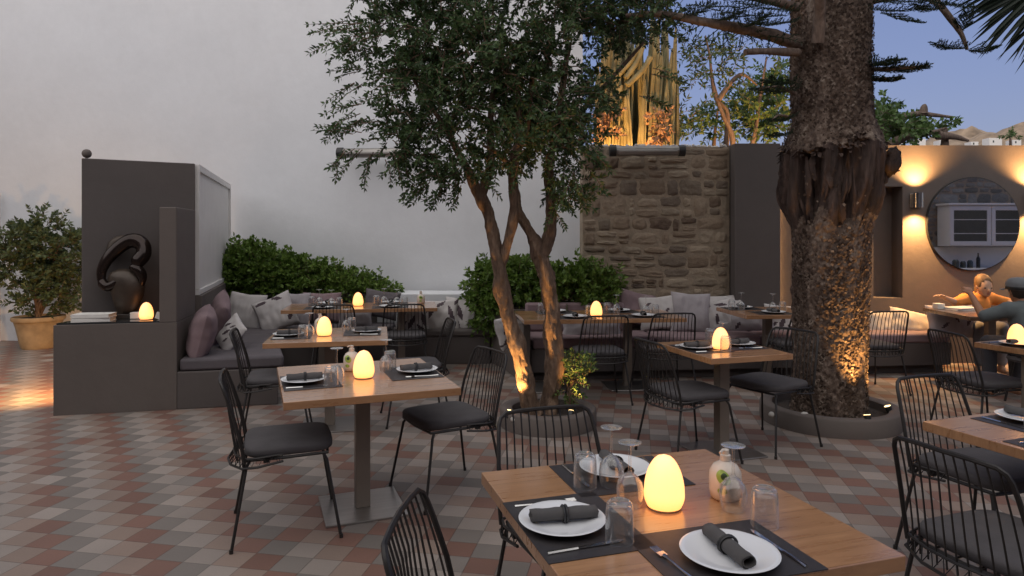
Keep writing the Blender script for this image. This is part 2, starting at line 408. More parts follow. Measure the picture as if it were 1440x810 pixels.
for i in range(260):
    b.ball((rn.uniform(.90, 2.62), rn.uniform(8.22, 8.50), WT-.022+rn.uniform(0, .012)), rn.uniform(.012, .026), 6, 4)
tag(b.build('gravel', M['stone_l']), 'loose pale gravel along the top of the stone wall', 'gravel', kind='stuff')

b = MB(); b.prism([(2.655, 8.05), (3.20, 8.05), (3.20, 8.22), (2.655, 8.22)], 0, WT-.01)
tag(b.build('wall_panel', M['greyd'], None, False, .006), 'dark taupe plaster wall panel between stone wall and big trunk', 'wall')
# right wall with a niche
nx0, nx1, nz0, nz1 = 4.44, 4.80, .80, 2.17
b = MB()
b.prism([(2.66, 8.30), (nx0, 8.30), (nx0, 8.62), (2.66, 8.62)], 0, WT)
b.prism([(nx1, 8.30), (10.5, 8.30), (10.5, 8.62), (nx1, 8.62)], 0, WT)
b.prism([(nx0, 8.30), (nx1, 8.30), (nx1, 8.62), (nx0, 8.62)], 0, nz0)
b.prism([(nx0, 8.30), (nx1, 8.30), (nx1, 8.62), (nx0, 8.62)], nz1, WT)
b.prism([(nx0, 8.54), (nx1, 8.54), (nx1, 8.62), (nx0, 8.62)], nz0, nz1)
tag(b.build('taupe_wall', M['grey'], None, False), 'long taupe plaster wall with a tall niche and round mirror', 'wall')

# hidden light strip behind the panel
t = thing('light_strip', (3.225, 8.255, .55), 0, 'vertical warm light strip tucked behind dark wall panel edge', 'light strip')
b = MB(); b.box((-.012, 0, 1.0), (.012, .03, 2.0)); b.build('channel', M['steel'], t, False)
b = MB(); b.box((0, 0, 1.0), (.010, .016, 1.96)); b.build('diffuser', emis('strip_glow', (1, .55, .22), 30), t, False)

# ------------------------------------------------------------------ left counter, pier, tall screen wall
c = thing('masonry_counter', (-3.6, 6.2, 0), 0, 'low taupe masonry counter with black glass top and stepped pier', 'counter')
def rel(poly, o=(-3.6, 6.2)): return [(p[0]-o[0], p[1]-o[1]) for p in poly]
b = MB(); b.prism(rel([(-3.98, 5.86), (-3.014, 6.0725), (-3.155, 6.735), (-3.99, 6.26)]), 0, .785); b.build('counter_body', M['grey'], c, False, .003)
b = MB(); b.prism(rel([(-3.965, 5.880), (-3.160, 6.056), (-3.288, 6.655), (-3.975, 6.262)]), .785, .800); b.build('glass_top', M['ctop'], c, False)
b = MB(); b.prism(rel([(-3.155, 6.0415), (-3.0155, 6.0735), (-3.1555, 6.733), (-3.292, 6.655)]), .785, 1.82); b.build('pier', M['grey'], c, False, .008)
b = MB(); b.prism(rel([(-3.995, 6.27), (-3.165, 6.745), (-3.235, 6.867), (-4.065, 6.392)]), 0, 2.285); b.build('back_wall', M['greyd'], c, False, .008)

# white timber screen on a low taupe wall, running back to the white wall
s0, s1 = Vector((-3.185, 6.80, 0)), Vector((-3.99, 9.50, 0)); dv = (s1-s0); LS = dv.length; an = math.atan2(dv.y, dv.x)
t = thing('timber_screen', (s0.x, s0.y, 0), an, 'white boarded timber screen on a low taupe wall', 'screen')
b = MB(); b.box((LS/2, 0, .48), (LS, .12, .96)); b.build('low_wall', M['grey'], t, False, .005)
b = MB()
b.box((LS/2, 0, 2.25), (LS, .07, .07)); b.box((LS/2, 0, .99), (LS, .07, .05)); b.box((.03, 0, 1.62), (.06, .07, 1.20)); b.box((LS-.03, 0, 1.62), (.06, .07, 1.20)); 
b.build('frame', M['white_paint'], t, False, .003)
b = MB(); n = 24
for i in range(n): b.box((.06+(LS-.12)*(i+.5)/n, .0, 1.615), ((LS-.12)/n-.006, .022, 1.20))
b.build('boards', M['white_paint'], t, False, .002)
p = A(122, 216, 6.35)
t = thing('wall_lamp', (p.x, p.y, 2.285), 0, 'small round grey lamp head on top of tall taupe wall', 'lamp')
b = MB(); b.tube([(0, 0, 0), (0, 0, .05)], .012, 8); b.build('stem', M['steel'], t)
b = MB(); b.ball((0, 0, .05), .042, 18, 12); b.build('head', M['grey'], t)

# ------------------------------------------------------------------ left bench
t = thing('corner_bench', (-3.0, 7.2, 0), 0, 'L shaped taupe masonry bench with grey seat pads by white wall', 'bench')
O = (-3.0, 7.2)
b = MB()
b.prism(rel([(-3.0125, 6.0735), (-2.17, 6.262), (-2.83, 8.10), (-.27, 8.26), (-.27, 8.78), (-3.68, 8.70)], O), 0, .335)
bb = b.build('bench_base', M['greyd'], t, False, .008)
def pad(poly, z0, z1, name, m, par, o):
    q = MB(); q.prism(rel(poly, o), z0, z1); return q.build(name, m, par, True, .025)
pad([(-3.0, 6.09), (-2.12, 6.285), (-2.44, 7.07), (-3.22, 6.93)], .337, .45, 'seat_pad', M['seat'], t, O)
pad([(-3.225, 6.945), (-2.445, 7.085), (-2.72, 7.72), (-3.43, 7.62)], .337, .45, 'seat_pad', M['seat'], t, O)
pad([(-3.435, 7.635), (-2.725, 7.735), (-2.78, 8.66), (-3.66, 8.64)], .337, .45, 'seat_pad', M['seat'], t, O)
pad([(-2.77, 8.08), (-1.5, 8.16), (-1.5, 8.72), (-2.77, 8.66)], .337, .45, 'seat_pad', M['seat'], t, O)
pad([(-1.485, 8.16), (-.26, 8.235), (-.26, 8.74), (-1.485, 8.72)], .337, .42, 'seat_pad', M['greyd'], t, O)
t = thing('masonry_planter', (-2.8, 9.1, 0), 0, 'long taupe masonry planter behind the left bench', 'planter')
b = MB(); b.prism(rel([(-3.80, 8.82), (-1.78, 8.90), (-1.78, 9.52), (-3.93, 9.50)], (-2.8, 9.1)), 0, .80); b.build('planter_body', M['greyd'], t, False, .01)
b = MB(); b.prism(rel([(-3.78, 8.9), (-1.86, 8.97), (-1.86, 9.45), (-3.85, 9.45)], (-2.8, 9.1)), .80, .82); b.build('soil', M['soil'], t, False)
b = MB(); b.prism([(-1.77, 8.86), (-.30, 8.90), (-.30, 9.40), (-1.77, 9.46)], 0, .80)
tag(b.build('white_ledge', M['white_wall'], None, False, .01), 'low white plastered ledge behind leaf print cushions', 'ledge')

# ------------------------------------------------------------------ right planter and bench
t = thing('corner_planter', (.4, 8.2, 0), 0, 'taupe masonry planter between the two benches', 'planter')
b = MB(); b.prism(rel([(-.28, 8.36), (-.07, 7.88), (1.32, 7.98), (1.32, 8.16), (.83, 8.16), (.83, 9.38), (-.28, 9.38)], (.4, 8.2)), 0, .70); b.build('planter_body', M['grey'], t, False, .01)
b = MB(); b.prism(rel([(-.2, 8.40), (0, 7.95), (1.28, 8.03), (1.28, 8.12), (.78, 8.12), (.78, 9.3), (-.2, 9.3)], (.4, 8.2)), .70, .715); b.build('soil', M['soil'], t, False)
O = (2.6, 7.7)
t = thing('long_bench', (2.6, 7.7, 0), 0, 'long taupe masonry bench with mauve seat pads under stone wall', 'bench')
b = MB(); b.prism(rel([(.20, 7.30), (4.95, 7.76), (4.95, 8.27), (1.34, 8.2), (1.34, 7.97), (.02, 7.87)], O), 0, .10)
b.prism(rel([(.20, 7.20), (4.98, 7.66), (4.98, 8.28), (1.34, 8.2), (1.34, 7.965), (.02, 7.865)], O), .10, .35); b.build('bench_base', M['greyd'], t, False, .006)
b = MB(); b.prism(rel([(-.08, 7.87), (.12, 7.12), (.195, 7.14), (.01, 7.875)], O), 0, .62); b.build('end_wall', M['grey'], t, False, .006)
xs = [.22, 1.55, 2.75, 3.9, 4.97]
for i in range(4):
    xa, xb = xs[i]+.004, xs[i+1]-.004
    ya, yb = 7.19+(xa-.2)*.0965, 7.19+(xb-.2)*.0965
    back = (7.87+.06*0) if i == 0 else 8.19
    pad([(xa, ya), (xb, yb), (xb, back+(.06 if i == 0 else 0)), (xa-(.1 if i == 0 else 0), back)], .352, .46, 'seat_pad', M['mauve'], t, O)
for (xa, xb, yy) in ((.15, 1.30, 7.86), (1.36, 2.60, 8.12)):
    q = MB(); q.box(((xa+xb)/2-O[0], yy-O[1]-.02, .625), (xb-xa, .10, .33), R(2)); q.build('back_pad', M['mauve'], t, True, .03)

# ------------------------------------------------------------------ wall heaters
def make_heater():
    t = thing('patio_heater', (0, 0, 0), 0, '', 'heater')
    b = MB(); b.tube([(-.43, 0, 0), (.43, 0, 0)], .066, 16); b.build('housing', M['heater'], t)
    b = MB(); b.box((0, -.058, -.028), (.80, .03, .05), M=Matrix.Rotation(R(28), 3, 'X')); b.build('reflector', M['steel'], t, False, .003)
    for s in (-1, 1):
        b = MB(); b.tube([(s*.425, 0, 0), (s*.515, 0, 0)], [.078, .078], 18); b.build('end_cap', M['hblack'], t, True, .006)
        b = MB(); b.tube([(s*.28, .04, .02), (s*.28, .16, .04), (s*.28, .30, .04)], .012, 6); b.box((s*.28, .30, .04), (.06, .012, .10)); b.build('bracket', M['steel'], t)
    return t
heater = Proto(make_heater)
heater(A(526, 215, 9.30), R(-4), 'steel tube heater on the white wall among olive branches', 'heater', 'tube heaters on the walls')
h2 = heater(A(910, 212, 7.93), R(0), 'steel tube heater on the stone wall top', 'heater', 'tube heaters on the walls'); h2.scale = (.86, .86, .86)

# ------------------------------------------------------------------ sconces + mirror
def make_sconce():
    t = thing('wall_sconce', (0, 0, 0), 0, '', 'wall lamp')
    b = MB(); b.box((0, -.006, 0), (.13, .012, .17)); b.build('back_plate', M['steel'], t, False, .002)
    b = MB()
    b.lathe([(.052, -.09), (.055, -.09), (.055, .09), (.052, .09), (.052, -.09)], 20, (0, -.065, 0)); b.box((0, -.018, 0), (.03, .03, .12)); b.build('shade', M['cutlery'], t)
    b = MB(); b.lathe([(0, -.02), (.045, -.02), (.045, .02), (0, .02)], 14, (0, -.065, 0)); b.build('bulb', emis('bulb_glow', (1, .62, .28), 12), t)
    return t
WARM = (1, .52, .18)
def spot(name, loc, target, power, size, blend, parent, colr=WARM, rad=.02):
    l = bpy.data.lights.new(name, 'SPOT'); l.energy = power*K; l.spot_size = R(size); l.spot_blend = blend; l.color = colr; l.shadow_soft_size = rad
    o = bpy.data.objects.new(name, l); COL.objects.link(o)
    d = Vector(target)-Vector(loc); o.rotation_euler = d.to_track_quat('-Z', 'Y').to_euler(); o.location = loc
    if parent: o.parent = parent; o.location = Vector(loc)-parent.location
    return o
sconce = Proto(make_sconce); SC = 215
for i, (px, lab) in enumerate(((1287, 'steel up and down wall lamp between niche and round mirror'), (1449, 'steel up and down wall lamp right of the round mirror'))):
    p = A(px, 282, 8.29); s = sconce(p, 0, lab, 'wall lamp', 'up and down lamps on the taupe wall')
for s in [o for o in COL.objects if o.name.startswith('wall_sconce')]:
    for sg in (1, -1):
        spot('lamp_beam', s.location+Vector((0, -.125, sg*.10)), s.location+Vector((0, -.10, sg*2)), SC, 125, 1, s)
mc = A(1369, 315, 8.27)
t = thing('round_mirror', (mc.x, mc.y, mc.z), 0, 'large round frameless mirror on taupe wall', 'mirror')
def disc(r, y0, y1, seg=72):
    b = MB(); vs = [(r*math.cos(2*math.pi*k/seg), y, r*math.sin(2*math.pi*k/seg)) for y in (y0, y1) for k in range(seg)]
    b.add(vs, [tuple(range(seg)), tuple(range(seg, 2*seg))[::-1]]+[(k, k+seg, (k+1) % seg+seg, (k+1) % seg) for k in range(seg)]); return b
disc(.575, .008, .028).build('backing', M['hblack'], t, False)
disc(.565, -.002, .007).build('mirror_glass', M['mirror'], t, False)

# what the mirror shows: the bar corner, out of frame on the right
stone_wall('bar_wall', 6.6, 12.5, 3.0, 0, 3.6, 1, 'grey rubble stone wall of the bar seen in the mirror', 11, M['stoneg'])
t = thing('wall_cabinet', (9.3, 3.05, 1.36), 0, 'white glazed wall cabinet reflected in the round mirror', 'cabinet')
CW, CH, CD = 1.62, .80, .36
b = MB(); b.box((0, CD/2, CH/2), (CW, CD, CH)); b.box((0, CD/2+.02, CH+.02), (CW+.06, CD+.06, .04)); b.build('carcass', M['white_paint'], t, False, .004)
for cx in (-.405, .405):
    b = MB(); y = CD+.012
    b.box((cx-.36, y, CH/2), (.075, .022, .76)); b.box((cx+.36, y, CH/2), (.075, .022, .76)); b.box((cx, y, .06), (.645, .022, .08)); b.box((cx, y, CH-.06), (.645, .022, .08))
    dr = b.build('door', M['white_paint'], t, False, .003)
    b = MB(); b.box((cx, CD+.005, CH/2), (.645, .008, .60)); b.build('pane', M['cabglass'], dr, False)
    b = MB()
    for z in (.25, .52): b.box((cx, CD+.011, z), (.645, .004, .014))
    b.build('shelf_edge', M['white_paint'], dr, False)
t = thing('bar_counter', (9.3, 3.4, 0), 0, 'white bar worktop with splashback reflected under the cabinet', 'counter')
b = MB(); b.box((0, -.37, 1.14), (2.0, .03, .40)); b.build('splashback', M['render_white'], t, False)
b = MB(); b.box((0, 0, .45), (2.0, .6, .9)); b.build('counter_body', M['render_white'], t, False, .005)
b = MB(); b.box((0, .02, .92), (2.06, .66, .04)); b.build('worktop', M['white_paint'], t, False, .004)
for i, (x, h, r) in enumerate(((8.66, .16, .06), (8.80, .13, .05), (8.94, .15, .05))):
    b = MB(); b.lathe([(0, 0), (r, 0), (r, h*.8), (r*.6, h), (0, h)], 16); o = b.build('jar', M['cabglass']); o.location = (x, 3.35, .94)
    tag(o, ['wide dark jar leftmost on the bar worktop in the mirror', 'short dark jar on the bar worktop in the mirror', 'dark jar beside the bottle in the mirror'][i], 'jar')
b = MB(); b.lathe([(0, 0), (.035, 0), (.035, .18), (.013, .23), (.013, .29), (0, .29)], 14); o = b.build('bottle', M['hblack']); o.location = (9.10, 3.35, .94)
tag(o, 'dark slim bottle on the bar worktop in the mirror', 'bottle')

# ------------------------------------------------------------------ chairs
def make_chair():
    t = thing('wire_chair', (0, 0, 0), 0, '', 'chair'); bk = M['black']
    # cushion, facing +X
    b = MB(); n = 28; rings = [(.965, .445), (1, .452), (1.0, .476), (.975, .486), (.86, .491), (0, .489)]
    vs = []
    for k, (sc_, z) in enumerate(rings):
        for i in range(n):
            a = 2*math.pi*i/n; cx, cy = math.cos(a), math.sin(a); e = .42
            x = .222*sc_*math.copysign(abs(cx)**e, cx); y = .225*sc_*math.copysign(abs(cy)**e, cy)*(1-.05*(x/.222) if x < 0 else 1)
            vs.append((x+.012, y, z))
    b.add(vs, [(k*n+i, k*n+(i+1) % n, (k+1)*n+(i+1) % n, (k+1)*n+i) for k in range(len(rings)-1) for i in range(n)]+[tuple(range(n))[::-1]])
    b.build('cushion', M['cush'], t, True, ang=60)
    # seat frame
    b = MB(); fr = [(.20, -.20), (.212, 0), (.20, .20), (0, .213), (-.20, .205), (-.222, 0), (-.20, -.205), (0, -.213)]
    b.tube([(x, y, .432) for x, y in fr], .0085, 6, closed=True)
    for y in (-.12, -.04, .04, .12): b.tube([(-.215, y, .434), (.208, y, .434)], .004, 5)
    for x, y in ((.15, -.10), (.15, .10), (-.1, -.21), (-.1, .21)): b.box((x, y, .425), (.03, .018, .02))
    b.build('seat_frame', bk, t)
    # back: rounded trapezoid hoop, leaning
    def bx(z): q = max(0, (z-.42)/.40); return -.205-.02*q-.085*q**1.6
    hoop = []
    for s in (-1,):
        hoop += [(bx(.425), -.228, .425), (bx(.50), -.232, .50), (bx(.62), -.226, .62), (bx(.74), -.214, .74), (bx(.79), -.207, .79), (bx(.815), -.196, .815), (bx(.83)-.004, -.172, .83)]
    top = [(bx(.834)-.012*(1-(y/.17)**2), y, .834) for y in (-.10, 0, .10)]
    hoop2 = [(x, -y, z) for x, y, z in hoop[::-1]]
    b = MB(); b.tube(hoop+top+hoop2, .0088, 7)
    b.build('back_hoop', bk, t)
    b = MB()
    low = [(-.02, -.225, .418), (-.14, -.245, .405), (-.215, -.228, .40), (-.272, -.12, .395), (-.29, 0, .393), (-.272, .12, .395), (-.215, .228, .40), (-.14, .245, .405), (-.02, .225, .418)]
    up = [(-.02, -.222, .452), (-.14, -.238, .448), (-.208, -.222, .445), (-.25, -.12, .443), (-.262, 0, .442), (-.25, .12, .443), (-.208, .222, .445), (-.14, .238, .448), (-.02, .222, .452)]
    def samp(P, n):
        out = []
        for i in range(n):
            f = i/(n-1)*(len(P)-1); k = min(int(f), len(P)-2); out.append(Vector(P[k]).lerp(Vector(P[k+1]), f-k))
        return out
    b.tube(samp(low, 25), .0062, 6); b.tube(samp(up, 25), .0055, 6)
    zz = []; L_, U_ = samp(low, 41), samp(up, 41)
    for i in range(41): zz.append(L_[i] if i % 2 else U_[i])
    b.tube(zz, .0028, 4)
    b.build('basket_rim', bk, t)
    b = MB(); nw = 11
    for i in range(nw):
        y = -.175+.35*i/(nw-1); q = 1-(y/.19)**2
        pts = [(bx(.832)-.012*(1-(y/.17)**2), y, .832)]
        for z in (.75, .66, .57, .50, .44, .40):
            f = (.83-z)/.43; spread = 1+.14*f
            pts.append((bx(z)-.050*math.sin(f*math.pi*.62)*q, y*spread, z))
        b.tube(pts, .0036, 5)
    b.build('back_wires', bk, t)
    for sx, sy in ((1, -1), (1, 1), (-1, -1), (-1, 1)):
        b = MB(); b.tube([(sx*.175, sy*.195, .434), (sx*.195, sy*.21, .40), (sx*.262, sy*.258, .008)], .0082, 7)
        b.tube([(sx*.2625, sy*.2583, .02), (sx*.2635, sy*.259, 0)], .0105, 7); b.build('leg', bk, t)
    return t
chair = Proto(make_chair)
CH_ = [
 (-1.22, 3.65, 20, 'wire chair left of the nearer lit table, facing right'),
 (-.40, 4.14, 212, 'wire chair standing angled between the nearer table and small tree'),
 (.03, 1.74, -5, 'wire chair cut by the lower frame edge, left of the foreground table'),
 (.24, 2.54, -71, 'wire chair on the far side of the foreground table, before round planter'),
 (1.24, 4.78, 20, 'wire chair left of the small table before the big trunk'),
 (1.93, 5.08, 212, 'wire chair right of the small table, partly behind the big trunk'),
 (.82, 6.45, 97, 'left one of two wire chairs at long table by stone wall'),
 (1.49, 6.66, 97, 'right one of two wire chairs at long table by stone wall'),
 (-1.84, 5.28, 16, 'wire chair left of the middle table by the corner bench'),
 (-.83, 5.78, 196, 'wire chair right of the middle table by the corner bench'),
 (-1.93, 7.42, 99, 'left one of two wire chairs at the table below hedge'),
 (-1.19, 7.48, 99, 'right one of two wire chairs at the table below hedge'),
 (2.92, 6.95, 98, 'wire chair just left of the big trunk by the bench table'),
 (3.60, 6.82, 97, 'wire chair just right of the big trunk facing the bench'),
 (3.60, 5.15, 6, 'wire chair left of the lamp lit table at right edge'),
 (2.24, 3.20, -72, 'wire chair on the far side of the right edge table'),
 (1.76, 2.40, 21, 'nearest wire chair at right, its slatted back turned to viewer'),
]
for x, y, a, lab in CH_: chair((x, y, 0), R(a), lab, 'chair', 'black wire chairs around the tables')

# ------------------------------------------------------------------ tables
def make_table(w, d, poles=(0,), name='dining_table', m='wood', th=.04):
    t = thing(name, (0, 0, 0), 0, '', 'table')
    b = MB(); b.box((0, 0, .75-th/2), (w, d, th)); b.build('tabletop', M[m], t, True, .0025)
    for x in poles:
        b = MB(); b.box((x, 0, .36), (.08, .08, .696)); b.build('pole', M['pole'], t, False, .003)
        b = MB(); b.box((x, 0, .007), (.45, .45, .010)); b.build('base_plate', M['steel'], t, False, .002)
        b = MB(); b.box((x, 0, .7045), (.32, .32, .009)); b.build('top_bracket', M['black'], t, False)
    return t
TB = {}   # key -> (x, y, angle)
def table(key, x, y, a, w, d, label, poles=(0,), group='oak topped pedestal tables', m='wood'):
    t = make_table(w, d, poles, m=m); t.location = (x, y, 0); t.rotation_euler = (0, 0, R(a)); tag(t, label, 'table', group)
    TB[key] = (x, y, R(a), w, d); return t
table('A', -.862, 3.89, 21, .90, .95, 'square oak table with lit lamp between small tree and counter')
table('B', .447, 2.015, 17, .88, .90, 'large oak table in the foreground with four dark placemats')
table('C', 1.52, 4.90, 17, .65, .72, 'small oak table just left of the big trunk')
table('D', -1.50, 5.57, 11, .93, .80, 'middle oak table beside the corner bench cushions')
table('E', -1.74, 7.86, 9, 1.70, .74, 'long oak table below the hedge and white wall', (-.45, .45))
table('G', .88, 6.98, 6, 1.62, .80, 'long oak table behind the small tree by stone wall', (-.5, .32))
table('H', 2.77, 7.33, 5, .82, .80, 'oak table by the dark wall panel left of the big trunk')
table('J', 2.385, 2.68, 20, .92, .92, 'oak table cut by the right frame edge, nearest on that side')
table('K', 3.93, 4.98, 20, .62, .62, 'oak table with lit lamp at right frame edge', (-.16,))

# ------------------------------------------------------------------ tableware prototypes
def mk(name, fn, m, smooth=True, bevel=0, ang=35):
    def f():
        b = MB(); fn(b); return b.build(name, m, None, smooth, bevel, ang)
    return Proto(f)
p_mat = mk('placemat', lambda b: b.box((0, 0, .001), (.40, .30, .002)), M['mat'], False)
p_plate = mk('dinner_plate', lambda b: b.lathe([(0, .004), (.065, .004), (.078, .006), (.112, .017), (.121, .020), (.122, .0215), (.120, .0225), (.108, .0205), (.077, .0105), (.062, .0075), (0, .0075)], 48), M['china'], ang=60)
def mk_napkin():
    t = thing('napkin_roll', (0, 0, 0), 0, '', 'napkin')
    b = MB(); n = 22; vs = []; pr = []
    for k in range(n+1):                                   # spiral section
        a = -math.pi*.5+k/n*3.0*math.pi; r = .0225-.0042*k/n*1.6
        pr.append((r*math.cos(a), .0205+r*.85*math.sin(a)))
    N = 10
    for j in range(N+1):
        x = -.095+.19*j/N; w = 1+.03*math.sin(j*1.9)
        for (y, z) in pr: vs.append((x+.002*math.sin(z*300), y*w, z*w))
    m = n+1
    b.add(vs, [(j*m+i, j*m+i+1, (j+1)*m+i+1, (j+1)*m+i) for j in range(N) for i in range(n)])
    o = b.build('cloth', M['napkin'], t, True, ang=60); so = o.modifiers.new('Solidify', 'SOLIDIFY'); so.thickness = .002
    b = MB(); b.tube([(x, .025*math.cos(a), .0205+.0215*math.sin(a)) for x in (.006,) for a in [2*math.pi*i/18 for i in range(18)]], .0035, 5, closed=True)
    b.tube([(x, .0247*math.cos(a), .0205+.0213*math.sin(a)) for x in (-.002,) for a in [2*math.pi*i/18 for i in range(18)]], .0035, 5, closed=True)
    b.build('band', M['nring'], t)
    return t
p_nap = Proto(mk_napkin)
def fork(b):
    b.tube([(-.095, 0, .002), (-.03, 0, .002), (.03, 0, .005), (.045, 0, .005)], [.0045, .003, .0028, .006], 6)
    b.box((.055, 0, .005), (.022, .022, .002))
    for y in (-.009, -.003, .003, .009): b.tube([(.064, y, .005), (.095, y, .006)], .0014, 4)
def knife(b):
    b.tube([(-.105, 0, .003), (-.02, 0, .003)], [.005, .0042], 6)
    b.add([(-.02, -.004, .003), (.10, -.006, .003), (.115, .001, .003), (.10, .008, .003), (-.02, .005, .003)]+[(-.02, -.004, .0045), (.10, -.006, .0045), (.115, .001, .0045), (.10, .008, .0045), (-.02, .005, .0045)],
          [(4, 3, 2, 1, 0), (5, 6, 7, 8, 9)]+[(i, (i+1) % 5, 5+(i+1) % 5, 5+i) for i in range(5)])
p_fork = mk('fork', fork, M['cutlery']); p_knife = mk('knife', knife, M['cutlery'])
wine_o = [(.034, 0), (.039, .022), (.041, .045), (.036, .070), (.022, .088), (.007, .098), (.0045, .108), (.0042, .150), (.005, .176), (.012, .183), (.034, .186), (.035, .188)]
wine_i = [(.0, .190), (.0, .1895)]
def wine(b):
    b.lathe(wine_o+[(.010, .190), (0, .190)], 32); b.lathe([(.0325, .0005), (.0375, .022), (.0395, .045), (.0345, .069), (.020, .086), (.004, .094), (0, .094)], 32)
    b.lathe([(.034, 0), (.0325, .0005)], 32)
def tumb(b):
    b.lathe([(.038, 0), (.0375, .05), (.036, .085), (.0335, .100), (.029, .104), (0, .104)], 32)
    b.lathe([(.0362, .0005), (.0357, .05), (.034, .082), (.030, .091), (0, .091)], 32); b.lathe([(.038, 0), (.0362, .0005)], 32)
    b.lathe([(.024, .1045), (.026, .1065), (.028, .1045)], 32)
p_wine = mk('wine_glass', wine, M['glass'], ang=80); p_tumb = mk('tumbler', tumb, M['glass'], ang=80)
def mk_egg():
    t = thing('egg_lamp', (0, 0, 0), 0, '', 'lamp')
    b = MB(); pr = [(.050, .006)]
    for i in range(1, 21):
        q = i/20; z = .006+.152*q
        r = .060*math.sqrt(max(0, 1-((q-.22)/.78)**2)) if q > .22 else .060-.010*((.22-q)/.22)**2
        pr.append((r, z))
    b.lathe(pr, 40); b.build('shell', M['egg'], t, True, ang=80)
    b = MB(); b.lathe([(0, 0), (.047, 0), (.051, .006), (0, .006)], 32); b.build('foot', M['lampbase'], t)
    return t
p_egg = Proto(mk_egg)
def mk_bottle():
    t = thing('soap_bottle', (0, 0, 0), 0, '', 'bottle')
    pr = [(0, 0), (.036, 0), (.045, .006), (.0485, .03), (.0495, .06), (.047, .085), (.036, .104), (.020, .113), (.0145, .118)]
    b = MB(); b.lathe(pr, 36); b.build('body', M['bottle'], t, ang=70)
    b = MB(); b.lathe([(.0165, .118), (.0165, .134), (.0115, .137), (.0115, .150), (.006, .152), (0, .152)], 20); b.tube([(0, 0, .148), (-.012, -.012, .151), (-.024, -.024, .147)], .004, 6)
    b.build('cap', M['bottle'], t)
    def patch(name, m, ca, cz, wa, hz, off, tilt=0):
        b = MB(); n = 9; vs = []; fs = []
        def rad(z):
            for (r0, z0), (r1, z1) in zip(pr[1:], pr[2:]):
                if z0 <= z <= z1: return r0+(r1-r0)*(z-z0)/(z1-z0+1e-9)
            return .04
        for j in range(n):
            for i in range(n):
                u, v = -1+2*i/(n-1), -1+2*j/(n-1); k = max(abs(u), abs(v)); q = math.hypot(u, v) or 1; u, v = u*k/q, v*k/q
                z = cz+v*hz+tilt*u; r = rad(z)+off; a = ca+u*wa; vs.append((r*math.cos(a), r*math.sin(a), z))
        b.add(vs, [(j*n+i, j*n+i+1, (j+1)*n+i+1, (j+1)*n+i) for j in range(n-1) for i in range(n-1)]); return b.build(name, m, t)
    patch('label', M['lgreen'], R(-115), .077, .46, .021, .0006, -.006); patch('emblem', M['ldark'], R(-112), .081, .20, .010, .0011)
    patch('lower_label', M['lgreen'], R(-118), .036, .30, .010, .0006)
    return t
p_bot = Proto(mk_bottle)

def loc_on(key, u, v, z=0):
    x, y, a = TB[key][:3]; return Vector((x+u*math.cos(a)-v*math.sin(a), y+u*math.sin(a)+v*math.cos(a), .75+z))
rs = random.Random(3)
def setting(key, u, v, face, side, desc, wine=True, tumbler=True, nap=True, glass_off=None):
    """one place laid at (u,v) of table `key`; face: direction (deg, table frame) the diner looks"""
    fa = R(face); fx, fy = math.cos(fa), math.sin(fa); lx, ly = -fy, fx      # l = diner's left
    a = TB[key][2]; q = lambda f, l: (u+f*fx+l*lx, v+f*fy+l*ly)
    j = lambda s=3: R(rs.uniform(-s, s))
    p_mat(loc_on(key, *q(0, 0), .0005), a+fa+math.pi/2+j(1.5), f'dark placemat at the {side} seat of {desc}', 'placemat', 'dark placemats laid on the tables')
    p_plate(loc_on(key, *q(-.035, .0), .0026), 0, f'white plate at the {side} seat of {desc}', 'plate', 'white plates laid on the tables')
    if nap: p_nap(loc_on(key, *q(-.03, .0), .0130), a+fa+j(8), f'rolled napkin at the {side} seat of {desc}', 'napkin', 'rolled charcoal napkins')
    p_fork(loc_on(key, *q(-.03, .152), .0028), a+fa+j(4), f'fork at the {side} seat of {desc}', 'fork', 'steel forks laid on the tables')
    p_knife(loc_on(key, *q(-.03, -.150), .0028), a+fa+j(4), f'knife at the {side} seat of {desc}', 'knife', 'steel knives laid on the tables')
    go = glass_off or ((.135, -.075), (.095, -.165))
    if wine: p_wine(loc_on(key, *q(*go[0]), .003), j(90), f'upturned wine glass at the {side} seat of {desc}', 'wine glass', 'upturned wine glasses')
    if tumbler: p_tumb(loc_on(key, *q(*go[1]), .003), j(90), f'upturned tumbler at the {side} seat of {desc}', 'tumbler', 'upturned tumblers')
dB = 'the foreground table'
setting('B', 0, .285, -90, 'far', dB, wine=False, tumbler=False)
setting('B', -.295, -.03, 0, 'left', dB, wine=False, tumbler=False)
setting('B', .0, -.300, 90, 'near', dB, wine=False, tumbler=False)
def onB(x, y, z=0): return Vector((x, y, .75+z))
for (x, y, lab) in ((.354, 2.03, 'upturned wine glass left of the lamp on the foreground table'), (.322, 2.19, 'upturned wine glass over the far plate of the foreground table'), (.655, 2.00, 'upturned wine glass before the label bottle on the foreground table')):
    p_wine(onB(x, y, .003), 0, lab, 'wine glass', 'upturned wine glasses')
for (x, y, lab) in ((.285, 1.79, 'upturned tumbler beside the left plate of the foreground table'), (.236, 2.18, 'upturned tumbler leftmost behind plates on the foreground table'), (.705, 1.885, 'upturned tumbler rightmost on the foreground table')):
    p_tumb(onB(x, y, .003), 0, lab, 'tumbler', 'upturned tumblers')
p_egg(onB(.455, 2.02), 0, 'large lit egg lamp on the foreground table', 'lamp', 'lit egg lamps')
p_bot(onB(.66, 2.09), 0, 'cream bottle with green label on the foreground table', 'bottle', 'cream bottles on the tables')
dA = 'the table left of the small tree'
setting('A', -.29, -.03, 0, 'left', dA); setting('A', .29, .02, 180, 'right', dA)
p_egg(G(511.5, 531, .75), 0, 'lit egg lamp on the table left of the small tree', 'lamp', 'lit egg lamps')
